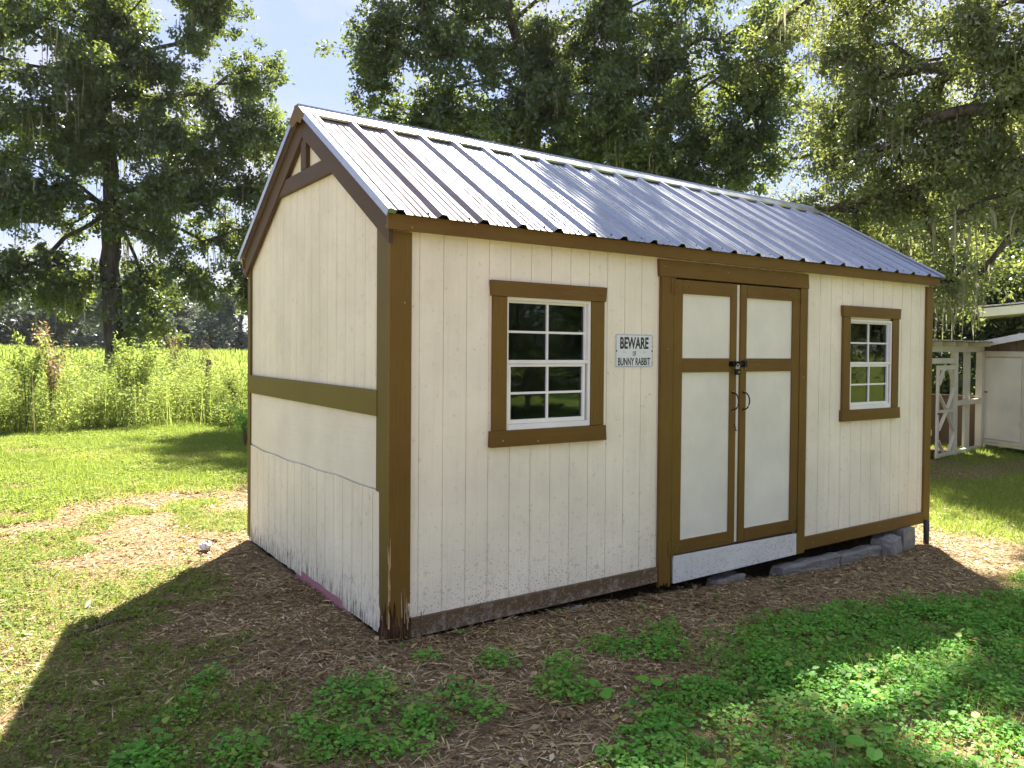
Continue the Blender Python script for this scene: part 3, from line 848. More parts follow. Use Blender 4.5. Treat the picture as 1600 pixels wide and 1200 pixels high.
# ridge cap, rake trims, screws
n_ = np.array([0, -SL, 1.0]); n_ /= np.linalg.norm(n_)
def slope_pt(x, y, h):
    p = np.array([x, y if y <= W_ / 2 else W_ - y, 0.0]); p[2] = roof_z(p[1]) + 0.004
    p = p + n_ * h
    if y > W_ / 2: p[1] = W_ - p[1]
    return p
yc = W_ / 2
cap_prof = [(yc - 0.125, 0.013), (yc - 0.122, 0.0275), (yc - 0.020, 0.030), (yc - 0.013, 0.040)]
capm = MB()
outer = [(slope_pt(0, y, h)[1], slope_pt(0, y, h)[2]) for y, h in cap_prof]
outer += [(W_ - a, b) for a, b in outer[::-1]]
inner = [(a, b - 0.003) for a, b in outer]
ring = outer + inner[::-1]
for k in range(6):      # cap pieces lapped end to end
    xa, xb = -0.075 + k * 0.884, min(-0.075 + (k + 1) * 0.884 + 0.03, L_ + 0.07)
    dz = 0.0016 * (k % 2)
    rc_ = MB()
    for q, ((a0, b0), (a1, b1)) in enumerate(zip(outer[:-1], outer[1:])):
        oy, oz = ((0.0025 if a0 < yc else -0.0025), 0.0) if abs(a1 - a0) < 0.02 and abs(b1 - b0) > 0.6 * abs(a1 - a0) and q in (0, len(outer) - 2) else (0.0, -0.003)
        rc_.hexa([(xa, a0, b0 + dz), (xb, a0, b0 + dz), (xb, a1, b1 + dz), (xa, a1, b1 + dz), (xa, a0 + oy, b0 + dz + oz), (xb, a0 + oy, b0 + dz + oz), (xb, a1 + oy, b1 + dz + oz), (xa, a1 + oy, b1 + dz + oz)])
    part(rc_, 'ridge_cap', M_galv)
for xe in (-0.0735, L_ + 0.067):
    part(MB().prism([(xe, a, b - 0.004) for a, b in outer] + [(xe, yc + 0.07, RIDGE_Z - 0.10), (xe, yc, RIDGE_Z - 0.075), (xe, yc - 0.07, RIDGE_Z - 0.10)], (0.003, 0, 0)), 'ridge_end', M_brown)
for s in (0, 1):
    for (xa, xb) in ((-0.072, -0.026), (L_ + 0.026, L_ + 0.072)):
        rk = MB()
        f = lambda p: (p[0], p[1] if not s else W_ - p[1], p[2])
        y0, y1 = EAVE_Y - 0.03, W_ / 2 - 0.06
        o_ = xa if xa < 1 else xb
        i_ = xb if xa < 1 else xa
        sec = [(i_, 0.003), (i_, 0.022), ((i_ + o_) / 2 + (o_ - i_) * .1, 0.030), (o_, 0.026), (o_, -0.014), (o_ + (i_ - o_) * .05, -0.014), (o_ + (i_ - o_) * .05, 0.003)]
        A = [f(slope_pt(x, y0, h)) for x, h in sec]; B = [f(slope_pt(x, y1, h)) for x, h in sec]
        i = len(rk.v); rk.v += A + B; n = len(sec)
        rk.f += [tuple(i + q for q in range(n)), tuple(i + n + q for q in range(n))[::-1]]
        for q in range(n): rk.f.append((i + q, i + (q + 1) % n, i + n + (q + 1) % n, i + n + q))
        part(rk, 'rake_trim', M_galv)
sw = MB()
for k in range(21):
    for y in (-0.035, 0.42, 0.86):
        for dx in (0.045, 0.185) if y < 0 else (0.045,):
            x = k * RP + dx + random.uniform(-.004, .004)
            if x < L_: sw.tube([slope_pt(x, y, 0.001), slope_pt(x, y, 0.008)], 0.0062, 6)
part(sw, 'roof_screws', M_black, shed, kind='stuff')
nh = MB()
for k in range(26):
    nh.tube([(rr.uniform(0, L_), -0.0632, rr.choice([2.10, 2.145])),] * 1 + [(0, 0, 0)], 0.003, 5) if False else None
for x, z in ((0.06, 1.72), (0.08, 2.10), (0.45, 2.15), (1.9, 2.03), (2.5, 2.03), (3.1, 2.03), (3.5, 0.03), (3.8, 0.03), (4.4, 0.05), (1.28, 1.82), (0.66, 0.98), (0.9, 0.965), (1.93, 1.5), (3.35, 1.3)):
    yy = -0.0635 if z > 2.08 else -0.0350 if 0.6 < x < 1.3 else -0.031 if z > 2 else -0.0275 if 1.8 < x < 3.4 else -0.0235
    nh.tube([(x, yy, z), (x, yy + 0.006, z)], 0.0045, 6)
part(nh, 'nail_heads', M_galv, shed, kind='stuff')

# ------------------------------------------------------------------ warning sign
sign = empty('warning_sign', (1.662, 0.0, 1.4815))
tag(sign, 'small white metal sign reading BEWARE OF BUNNY RABBIT beside the double doors', 'sign')
def enamel():
    m = NM('white_enamel')
    n = m.noise(22.0, None, 6, 0.75)
    x = m.sep()
    ed = m.math('MAXIMUM', m.math('MULTIPLY', m.math('ABSOLUTE', x[0]), 1 / 0.16), m.math('MULTIPLY', m.math('ABSOLUTE', x[2]), 1 / 0.105))
    k = m.math('ADD', n, m.math('MULTIPLY', m.math('POWER', ed, 14.0), 0.16))
    c = m.mix(m.ramp(k, [(0.70, (0, 0, 0)), (0.74, (1, 1, 1))]), (0.68, 0.72, 0.76), (0.10, 0.09, 0.09))
    return m.done(m.bsdf(c, 0.35))
M_enamel = enamel()
def rrect(hw, hh, r, n=5):
    pts = []
    for cx, cz, a0 in ((hw - r, hh - r, 0), (-hw + r, hh - r, 90), (-hw + r, -hh + r, 180), (hw - r, -hh + r, 270)):
        for k in range(n + 1):
            a = math.radians(a0 + 90 * k / n); pts.append((cx + r * math.cos(a), cz + r * math.sin(a)))
    return pts
MB().prism([(x, -0.0045, z) for x, z in rrect(0.159, 0.1045, 0.012)], (0, 0.0025, 0)).build('plate', M_enamel, sign)
fr = MB()
o1, i1 = rrect(0.1540, 0.0995, 0.010), rrect(0.1520, 0.0975, 0.0085)
for k in range(len(o1)):
    k2 = (k + 1) % len(o1)
    fr.hexa([(o1[k][0], -0.0052, o1[k][1]), (o1[k2][0], -0.0052, o1[k2][1]), (i1[k2][0], -0.0052, i1[k2][1]), (i1[k][0], -0.0052, i1[k][1]),
             (o1[k][0], -0.0046, o1[k][1]), (o1[k2][0], -0.0046, o1[k2][1]), (i1[k2][0], -0.0046, i1[k2][1]), (i1[k][0], -0.0046, i1[k][1])])
M_ink = NM('sign_ink'); M_ink = M_ink.done(M_ink.bsdf((0.012, 0.014, 0.022), 0.4))
fr.build('border', M_ink, sign)
sb = MB()
for x in (-0.150, 0.150): sb.tube([(x, -0.0075, -0.002), (x, -0.0046, -0.002)], 0.005, 8)
sb.build('screws', M_black, sign)
def words(txt, width, height, zc, bold):
    cu = bpy.data.curves.new('lettering', 'FONT'); cu.body = txt; cu.align_x = 'CENTER'; cu.align_y = 'CENTER'
    cu.extrude = 0.0; cu.offset = bold; cu.size = 1
    t = bpy.data.objects.new('lettering', cu); COL.objects.link(t)
    bpy.context.view_layer.update()
    dg = bpy.context.evaluated_depsgraph_get()
    me = bpy.data.meshes.new_from_object(t.evaluated_get(dg))
    bpy.data.objects.remove(t); bpy.data.curves.remove(cu)
    co = np.empty(len(me.vertices) * 3); me.vertices.foreach_get('co', co); co = co.reshape(-1, 3)
    lo, hi = co.min(0), co.max(0)
    u = (co - (lo + hi) / 2) / (hi - lo + 1e-9)
    out = np.stack([u[:, 0] * width, np.full(len(u), 0.0), u[:, 1] * height + zc], 1)
    me.vertices.foreach_set('co', out.reshape(-1))
    me.materials.clear(); me.materials.append(M_ink)
    o = link(bpy.data.objects.new('lettering', me), sign)
    o.location = (0, -0.0049, 0)
    s = o.modifiers.new('thickness', 'SOLIDIFY'); s.thickness = 0.0006; s.offset = 0
    o['label'] = 'the words ' + txt
    return o
words('BEWARE', 0.240, 0.074, 0.048, 0.030)
words('OF', 0.028, 0.030, -0.018, 0.02)
words('BUNNY RABBIT', 0.272, 0.048, -0.068, 0.020)
dd = MB()
for x in (-0.095, 0.075): dd.box(x, x + 0.020, -0.0052, -0.0046, -0.0095, -0.0075)
dd.build('dashes', M_ink, sign)

# ------------------------------------------------------------------ things under and beside the shed
def rough_block(name, x0, x1, y0, y1, z0, z1, label, cat='concrete block', rot=0, seed=1, amp=0.008, group=None, mat=M_conc, cuts=5):
    c = np.array([(x0 + x1) / 2, (y0 + y1) / 2, z0])
    bm = bmesh.new(); bmesh.ops.create_cube(bm, size=1)
    for v in bm.verts:
        v.co = Vector((v.co.x * (x1 - x0), v.co.y * (y1 - y0), (v.co.z + 0.5) * (z1 - z0)))
    bmesh.ops.subdivide_edges(bm, edges=bm.edges, cuts=cuts, use_grid_fill=True)
    r = random.Random(seed)
    ph = [r.uniform(0, 9) for _ in range(6)]
    for v in bm.verts:
        p = v.co
        v.co += Vector((math.sin(p.y * 31 + ph[0]) + math.sin(p.z * 47 + ph[1]) + r.uniform(-.8, .8), math.sin(p.x * 19 + ph[2]) + math.sin(p.z * 41 + ph[3]) + r.uniform(-.8, .8), math.sin(p.x * 23 + ph[4]) + math.sin(p.y * 37 + ph[5]) + r.uniform(-.8, .8))) * amp * 0.5
    me = bpy.data.meshes.new(name); bm.to_mesh(me); bm.free(); me.materials.append(mat)
    o = link(bpy.data.objects.new(name, me)); o.location = c; o.rotation_euler = (0, 0, rot)
    m = o.modifiers.new('bevel', 'BEVEL'); m.width = 0.006; m.segments = 1; m.limit_method = 'ANGLE'
    tag(o, label, cat, group)
    return o
rough_block('concrete_block', 4.70, 4.885, -0.06, 0.13, -0.215, -0.013, 'upright grey concrete block nearest the black pipe, under the right end of the shed', seed=2, group='concrete blocks under the shed', amp=.004)
rough_block('concrete_block', 4.40, 4.62, -0.11, 0.08, -0.215, -0.055, 'chipped grey concrete block left of the upright one, under the shed', rot=0.25, seed=5, group='concrete blocks under the shed', amp=.012)
rough_block('concrete_beam', 3.80, 4.37, -0.06, 0.05, -0.215, -0.105, 'short pale concrete kerb piece beside the chipped block', 'concrete kerb', 0.03, 7, .010, 'concrete kerb pieces under the shed')
rough_block('concrete_beam', 3.10, 3.79, -0.07, 0.05, -0.20, -0.095, 'long concrete kerb piece under the right door', 'concrete kerb', -0.02, 8, .010, 'concrete kerb pieces under the shed')
rough_block('concrete_beam', 2.42, 2.72, -0.02, 0.08, -0.18, -0.085, 'small dark concrete piece below the left door', 'concrete kerb', 0.05, 9, .010, 'concrete kerb pieces under the shed')
rough_block('rubble', 1.03, 1.24, -0.05, 0.05, -0.12, -0.062, 'pale flat lump of broken concrete under the left window', 'rubble', 0.2, 12, .018)
rough_block('rubble', 0.60, 0.66, -0.03, 0.03, -0.12, -0.045, 'small pointed stone under the skirt board near the rotten corner', 'stone', 0.5, 15, .018, mat=M_conc, cuts=3)
pp = MB().tube([(0, 0, 0), (0.002, 0, 0.12), (-0.006, -0.002, 0.24)], 0.024, 14)
M_pvc = NM('black_plastic'); M_pvc = M_pvc.done(M_pvc.bsdf((0.02, 0.022, 0.028), 0.45))
o = pp.build('drain_pipe', M_pvc, None, None, 0, True); o.location = (5.10, -0.035, -0.225)
tag(o, 'short black plastic pipe standing at the right corner of the shed', 'pipe')

# white scrap beside the back left corner
def lump(name, loc, r, mat, label, cat, seed, flat=0.6):
    bm = bmesh.new(); bmesh.ops.create_icosphere(bm, subdivisions=3, radius=r)
    g = random.Random(seed); ph = [g.uniform(0, 9) for _ in range(4)]
    for v in bm.verts:
        p = v.co.normalized()
        k = 1 + 0.22 * math.sin(p.x * 5 + ph[0]) * math.sin(p.y * 6 + ph[1]) + 0.14 * math.sin(p.z * 9 + ph[2] + p.x * 8) + g.uniform(-.05, .05)
        v.co = v.co * k; v.co.z *= flat
    me = bpy.data.meshes.new(name); bm.to_mesh(me); bm.free(); me.materials.append(mat)
    o = link(bpy.data.objects.new(name, me)); o.location = loc; tag(o, label, cat)
    return o
M_scrap = NM('white_scrap'); M_scrap = M_scrap.done(M_scrap.bsdf((0.72, 0.72, 0.74), 0.7))
lump('scrap', (-0.36, 2.38, 0.02), 0.045, M_scrap, 'crumpled white scrap lying in the grass left of the gable wall', 'scrap', 3)

# sticks on the ground
def stick(px, r, label, seed, side=0, group='fallen sticks around the shed'):
    g = random.Random(seed)
    P = [np.array([x, y, float(gz(x, y)) + r * 0.9 + h]) for x, y, h in px]
    pts = []
    for a, b in zip(P[:-1], P[1:]):
        for k in range(4):
            q = a + (b - a) * k / 4; pts.append(q + np.array([g.uniform(-1, 1), g.uniform(-1, 1), 0.3 * g.uniform(-1, 1)]) * r * 0.9)
    pts.append(P[-1])
    base = pts[0].copy()
    mb = MB().tube([p - base for p in pts], [r * (1 - 0.6 * k / len(pts)) for k in range(len(pts))], 6)
    for _ in range(side):
        k = g.randrange(2, len(pts) - 2); p = pts[k] - base
        a = g.uniform(0, 6.28); e = p + np.array([math.cos(a) * 0.10, math.sin(a) * 0.10, 0.015 + r])
        mb.tube([p, (p + e) / 2 + [0, 0, .006], e], [r * .5, r * .4, r * .2], 5)
    o = mb.build('fallen_stick', M_twig, None); o.location = base
    tag(o, label, 'stick', group)
stick([(-1.32, 0.98, 0), (-1.16, 1.06, .01), (-1.0, 1.14, 0), (-0.86, 1.25, 0)], 0.011, 'long dark stick at the edge of the shadow, left foreground', 1, 2)
stick([(0.22, -0.62, 0), (0.05, -0.66, .004), (-0.13, -0.62, 0)], 0.008, 'thin dark stick between two leafy patches in front of the corner', 2, 0)
stick([(-0.22, 2.62, 0.0), (-0.30, 2.45, 0.05), (-0.38, 2.30, 0.08)], 0.008, 'bent bare twig beside the white scrap', 3, 2)
stick([(-0.08, 1.85, 0.02), (-0.16, 2.0, 0.05), (-0.34, 2.05, 0.01)], 0.006, 'twig lying against the foot of the gable wall', 4, 1)
stick([(-0.92, 0.30, 0), (-0.72, 0.20, .01), (-0.52, 0.30, 0)], 0.006, 'pale forked stick on the litter left of the corner', 6, 2)
stick([(-0.55, -0.95, 0), (-0.62, -0.80, .004)], 0.009, 'short thick stick beside the leafy patch at the bottom', 8, 0)
stick([(1.35, -0.50, 0), (1.20, -0.62, .006), (1.02, -0.60, 0)], 0.006, 'pale twig on the litter below the left window', 9, 1)
stick([(1.75, -0.30, 0), (1.62, -0.42, .01), (1.45, -0.40, 0)], 0.005, 'thin pale twig in front of the white threshold board', 12, 1)

# ------------------------------------------------------------------ animal pen, coop and open shelter on the right
def at_frame(o, x, y, ang, z=-0.2):
    o.location = (x, y, z); o.rotation_euler = (0, 0, math.radians(ang))
pen = empty('animal_pen'); at_frame(pen, 10.55, 2.75, 8.0)
tag(pen, 'open timber pen with an X-braced gate behind the right end of the shed', 'animal pen')
def pb(name, mb, mat=M_pen, par=pen, bev=0.003, label=None):
    o = mb.build(name, mat, par, None, bev)
    if label: o['label'] = label
    return o
pb('beam', MB().box(-1.3, 2.16, -0.02, 0.05, 1.675, 1.765), M_penx)
pb('beam', MB().box(-1.3, 0.80, -0.012, 0.04, 1.49, 1.575), M_penx)
pb('post', MB().box(0.79, 0.895, -0.03, 0.06, -0.03, 1.674))
pb('post', MB().box(2.03, 2.18, -0.03, 0.07, -0.03, 1.674))
pb('post', MB().box(-1.3, -1.19, -0.03, 0.06, -0.03, 1.674))
pb('stud', MB().box(1.50, 1.74, 0.06, 0.10, -0.03, 1.70), label='wide flat board inside the pen front')
pb('rail', MB().box(0.896, 2.029, -0.015, 0.035, 0.795, 0.875), M_penx)
pb('rail', MB().box(0.896, 2.029, -0.015, 0.035, 0.0, 0.065), M_penx)
gate = pb('gate', MB().box(-0.02, 0.05, -0.045, -0.015, 0.02, 1.46), label='narrow gate braced with an X')
pb('stile', MB().box(0.715, 0.780, -0.045, -0.015, 0.02, 1.46), par=gate)
for z0, z1 in ((1.395, 1.46), (0.02, 0.08), (0.715, 0.765)):
    pb('rail', MB().box(0.051, 0.714, -0.043, -0.017, z0, z1), M_penx, gate)
for a, b in (((0.06, 1.16), (0.24, 1.39)), ((0.70, 1.12), (0.50, 1.39)), ((0.05, 1.02), (0.36, 0.77)), ((0.71, 1.10), (0.42, 0.77)), ((0.36, 0.71), (0.06, 0.45)), ((0.42, 0.71), (0.71, 0.40)), ((0.05, 0.30), (0.27, 0.085)), ((0.71, 0.32), (0.50, 0.085))):
    pb('brace', MB().beam((a[0], -0.032, a[1]), (b[0], -0.032, b[1]), 0.05, 0.022, up=(0, 1, 0.001)), par=gate)
pb('gate_latch', MB().box(-0.02, 0.10, -0.060, -0.046, 0.70, 0.725), M_black, gate, 0)
# roof of the pen
for k in range(7):
    x = -1.25 + k * 0.56
    pb('rafter', MB().box(x, x + 0.05, -0.12, 2.1, 1.768, 1.835), M_pen)
def wavy(x0, x1, y0, y1, z, name, mat, par, rise=0.0):
    mb = MB(); n = int((x1 - x0) / 0.03)
    for k in range(n):
        a, b = x0 + (x1 - x0) * k / n, x0 + (x1 - x0) * (k + 1) / n
        f = lambda t: z + 0.010 * math.cos(t * 2 * math.pi / 0.12) + 0.010
        mb.poly([(a, y0, f(a)), (b, y0, f(b)), (b, y1, f(b) + rise), (a, y1, f(a) + rise)])
    o = mb.build(name, mat, par); m = o.modifiers.new('t', 'SOLIDIFY'); m.thickness = 0.004; return o
M_oldroof = painted('weathered_roofing', (0.40, 0.36, 0.26), 'y', rough=0.8, wear=0.5)
for k in range(4):
    wavy(-1.35 + k * 0.92, -1.35 + (k + 1) * 0.92 + 0.02, -0.24, 2.2, 1.838 + 0.003 * (k % 2), 'roof_sheet', M_oldroof, pen)
# back of the pen
for x in (-1.3, -0.45, 0.35, 0.95, 1.55, 2.2):
    pb('back_post', MB().box(x, x + 0.10, 1.90, 1.98, -0.03, 1.767))
for z in (1.42, 1.14, 0.93, 0.80, 0.30):
    pb('back_rail', MB().box(-1.3, 2.3, 1.870, 1.898, z, z + 0.11), M_penx)
pb('back_board', MB().box(-1.3, 2.3, 1.985, 2.01, 0.0, 0.62), M_bark, label='low boarding at the back of the pen, coloured dark for the shade inside')  # dark material puts the shade of the pen interior into the colour
pb('shelf', MB().box(-1.2, 1.40, 0.95, 1.86, 0.62, 0.65), M_inside)
pb('shelf_edge', MB().box(-1.2, 1.40, 0.925, 0.949, 0.58, 0.65), M_penx)
pb('shelf', MB().box(-0.9, 1.36, 0.55, 1.25, 0.30, 0.33), M_penx)
pb('shelf_edge', MB().box(-0.9, 1.36, 0.527, 0.549, 0.23, 0.33), M_penx)
for x in (-0.9, 0.2, 1.2): pb('shelf_leg', MB().box(x, x + 0.05, 0.58, 0.63, -0.02, 0.299))
for x in (-1.1, 0.6, 1.3): pb('shelf_leg', MB().box(x, x + 0.05, 1.0, 1.05, -0.02, 0.619))
pb('side_board', MB().box(2.185, 2.21, 0.08, 2.0, 0.0, 0.9), M_inside)
pb('pen_floor', MB().box(-1.25, 2.18, 0.08, 1.86, -0.06, 0.012), M_rot)

coop = empty('coop'); at_frame(coop, 12.75, 3.06, math.degrees(math.atan2(-0.941, -0.338)))
tag(coop, 'cream coop with a plain flat door and sloping white roof edge, right of the pen', 'coop')
def cb(name, mb, mat=M_pen, par=coop, bev=0.003, label=None): return pb(name, mb, mat, par, bev, label)
d = cb('door', MB().box(0.030, 0.775, -0.030, -0.004, 0.185, 1.575), M_panel, label='flat cream door')
cb('handle', MB().box(0.035, 0.115, -0.048, -0.031, 0.975, 0.995), M_black, d, 0)
cb('hinge', MB().box(0.745, 0.80, -0.040, -0.031, 0.44, 0.52), M_pen, d, 0)
cb('wall', MB().box(-0.05, 2.6, 0.0, 0.04, 0.12, 1.70), M_pen)
cb('header', MB().box(-0.06, 2.6, -0.034, -0.001, 1.600, 1.69), M_penx)
cb('jamb', MB().box(-0.06, 0.020, -0.034, -0.001, 0.12, 1.599), M_pen)
cb('jamb', MB().box(0.785, 0.87, -0.034, -0.001, 0.12, 1.599), M_pen)
cb('base_board', MB().box(-0.06, 2.6, -0.040, -0.001, 0.075, 0.118), M_penx)
cb('base_board', MB().box(0.021, 0.784, -0.036, -0.0055, 0.124, 0.176), M_penx)
cb('side_wall', MB().box(-0.05, -0.01, 0.041, 1.9, 0.1, 1.75), M_pen)
cb('rear_wall', MB().box(-0.05, 2.6, 1.901, 1.94, 0.0, 1.9), M_pen)
for k in range(22):
    x = -0.05 + k * 0.12
    top = 1.80 + 0.15 * (x + .12)
    cb('shingle', MB().box(x + 0.003, x + 0.117, -0.014 - 0.004 * (k % 3), 0.03, 1.692, top), M_inside, bev=0)
for y0, y1, nm in ((-0.20, -0.165, 'fascia'), (2.0, 2.035, 'fascia')):
    cb(nm, MB().hexa([(-0.28, y0, 1.70), (2.8, y0, 2.16), (2.8, y1, 2.16), (-0.28, y1, 1.70), (-0.28, y0, 1.80), (2.8, y0, 2.28), (2.8, y1, 2.28), (-0.28, y1, 1.80)]), M_white)
cb('roof', MB().hexa([(-0.28, -0.163, 1.77), (2.8, -0.163, 2.24), (2.8, 1.998, 2.24), (-0.28, 1.998, 1.77), (-0.28, -0.163, 1.795), (2.8, -0.163, 2.27), (2.8, 1.998, 2.27), (-0.28, 1.998, 1.795)]), M_galv)
for x in (0.0, 1.2, 2.4): cb('foot', MB().box(x, x + 0.15, 0.03, 0.2, -0.03, 0.119), M_conc)

sh = empty('open_shelter'); at_frame(sh, 15.5, 4.45, -66)
tag(sh, 'white metal roof of an open shelter showing above the coop at the right edge', 'shelter')
def sbp(name, mb, mat=M_white, bev=0.004): return mb.build(name, mat, sh, None, bev)
sbp('fascia', MB().hexa([(0, 0, 2.40), (6, 0, 2.92), (6, 0.03, 2.92), (0, 0.03, 2.40), (-.16, -0.0, 2.56), (6, 0, 3.15), (6, 0.03, 3.15), (-.16, 0.03, 2.56)]))
sbp('roof', MB().hexa([(-.25, -0.05, 2.575), (6, -0.05, 3.165), (6, 4, 3.165), (-.25, 4, 2.575), (-.25, -0.05, 2.60), (6, -0.05, 3.19), (6, 4, 3.19), (-.25, 4, 2.60)]), M_galv)
sbp('soffit', MB().hexa([(0.1, 0.031, 2.42), (6, 0.031, 2.93), (6, 3.9, 2.93), (0.1, 3.9, 2.42), (0.1, 0.031, 2.44), (6, 0.031, 2.95), (6, 3.9, 2.95), (0.1, 3.9, 2.44)]), M_penx)
for x in (1.6, 5.8):
    for y in (0.25, 3.6): sbp('post', MB().box(x, x + 0.1, y, y + 0.1, -0.05, 2.55 + .085 * x), M_pen)

# ------------------------------------------------------------------ fences
wf = empty('pasture_fence', (0, 0, 0))
tag(wf, 'old wooden fence posts strung with wire, standing in the tall weeds on the left', 'fence')
fp = [(-3.6, 14.3, 1.15), (-0.42, 14.6, 1.24), (1.05, 16.6, 1.12), (2.35, 14.1, 1.16), (5.6, 12.9, 1.1), (9.0, 12.6, 1.15)]
for x, y, h in fp:
    r = random.Random(int(x * 10))
    b = (x, y, float(gz(x, y)) - 0.1)
    MB().tube([b, (x + r.uniform(-.02, .02), y, h * 0.6), (x + r.uniform(-.04, .04), y + .02, h)], [0.065, 0.06, 0.055], 9).build('post', M_oldpost, wf)
for z in (0.45, 0.75, 1.02):
    MB().tube([(x, y - 0.08, z - 0.02 * (i % 2)) for i, (x, y, h) in enumerate(fp)], 0.0025, 4).build('wire', M_galv, wf)
bf = empty('board_fence', (0, -15.5, -0.05))
bf.location = (0, -13.0, -0.05)
tag(bf, 'long cream board fence across the field, mirrored in the window panes', 'fence')
for k in range(16):
    x = -14 + k * 2.4
    MB().box(x, x + 0.12, -0.06, 0.06, -0.1, 1.35).build('post', M_pen, bf)
    if k < 15:
        for z in (0.30, 0.62, 0.94, 1.22):
            MB().box(x + 0.01, x + 2.395, 0.061, 0.09, z + random.uniform(-.02, .02), z + 0.13).build('rail', M_penx, bf)

# ------------------------------------------------------------------ trees
def PX(px, py, dist):
    """a point 'dist' metres away (horizontally) in a measured direction of view"""
    a = (px - 803.1) / 1229.4; b = -(py - 565.3) / 1229.4
    d = _f + _r2 * a + _u2 * b
    return CAM + d / math.hypot(d[0], d[1]) * dist

def make_skeleton(trunk, clumps, rg, droop=0.25, step=0.55):
    """trunk polyline plus limbs grown to every clump; returns positions, parents"""
    pos, par, plen = [], [], []
    for k, p in enumerate(trunk):
        pos.append(np.array(p, float)); par.append(k - 1)
        plen.append(0 if k == 0 else plen[-1] + np.linalg.norm(pos[-1] - pos[-2]))
    fork = len(trunk)
    order = np.argsort([np.linalg.norm(c - pos[fork - 1]) for c in clumps])
    ends = {}
    first = max(1, int(fork * 0.45))
    for ci in order:
        c = clumps[ci]
        A = np.array(pos[first:]); pl = np.array(plen[first:])
        cost = np.linalg.norm(A - c, axis=1) + 0.32 * pl
        below = np.maximum(0, A[:, 2] - c[2]); cost += 0.5 * below * (np.arange(len(A)) >= fork - first)
        j = int(np.argmin(cost)) + first
        a = pos[j]; d = c - a; L = np.linalg.norm(d)
        n = max(2, int(L / step)); side = nrmz(rg.normal(size=3)) * L * 0.10; prev = j
        mid = a + d * 0.5 + np.array([0, 0, L * 0.13]) + side
        for k in range(1, n + 1):
            t = k / n
            p = (1 - t) ** 2 * a + 2 * t * (1 - t) * mid + t * t * c
            if k < n: p = p + rg.normal(size=3) * 0.06
            pos.append(p); par.append(prev); plen.append(plen[prev] + L / n); prev = len(pos) - 1
        ends[ci] = prev
    return np.array(pos), np.array(par), ends

def skeleton_mesh(name, pos, par, r_tip, r_base, mat, parent, nseg=6, extra=None):
    n = len(pos); w = np.zeros(n); kids = np.zeros(n, int)
    for i in range(n - 1, -1, -1):
        if w[i] == 0: w[i] = 1.0
        if par[i] >= 0: w[par[i]] += w[i] * (1.0 if kids[par[i]] == 0 or True else 1)
    rad = np.maximum(r_tip, r_base * (w / w.max()) ** 0.52)
    rad[0] *= 1.35
    P = np.where(par >= 0, par, 0)
    D = nrmz(pos - pos[P] + 1e-9); D[0] = (0, 0, 1)
    ref = np.where(np.abs(D[:, 2:3]) < 0.9, np.array([[0, 0, 1.0]]), np.array([[1.0, 0, 0]]))
    a = nrmz(np.cross(D, ref)); b = np.cross(D, a)
    t = 2 * np.pi * np.arange(nseg) / nseg
    dir_ = np.cos(t)[None, :, None] * a[:, None] + np.sin(t)[None, :, None] * b[:, None]
    top = pos[:, None] + dir_ * rad[:, None, None]
    rp = np.minimum(rad[P], rad * 1.5 + 0.01)
    bot = pos[P][:, None] + dir_ * rp[:, None, None]
    k = np.arange(1, n)
    co = np.concatenate([bot[k], top[k]], 1).reshape(-1, 3)
    base = np.arange(len(k))[:, None] * (2 * nseg)
    j = np.arange(nseg); j2 = (j + 1) % nseg
    q = np.stack([base + j, base + j2, base + nseg + j2, base + nseg + j], -1).reshape(-1, 4)
    if extra is not None:   # thin twigs, three sided
        A, B, r = extra
        d = nrmz(B - A); rf = np.tile(np.array([[0.3, 0.5, 0.81]]), (len(A), 1)); s1 = nrmz(np.cross(d, rf)); s2 = np.cross(d, s1)
        ring = [s1, -0.5 * s1 + 0.87 * s2, -0.5 * s1 - 0.87 * s2]
        vv = np.stack([A + g * r for g in ring] + [B + g * r * 0.4 for g in ring], 1).reshape(-1, 3)
        o0 = len(co); b2 = np.arange(len(A))[:, None] * 6 + o0
        jj = np.arange(3); q2 = np.stack([b2 + jj, b2 + (jj + 1) % 3, b2 + 3 + (jj + 1) % 3, b2 + 3 + jj], -1).reshape(-1, 4)
        co = np.concatenate([co, vv]); q = np.concatenate([q, q2])
    me = quads_mesh(name, co, q, mat)
    me.polygons.foreach_set('use_smooth', np.ones(len(me.polygons), bool))
    o = link(bpy.data.objects.new(name, me), parent)
    return o, rad

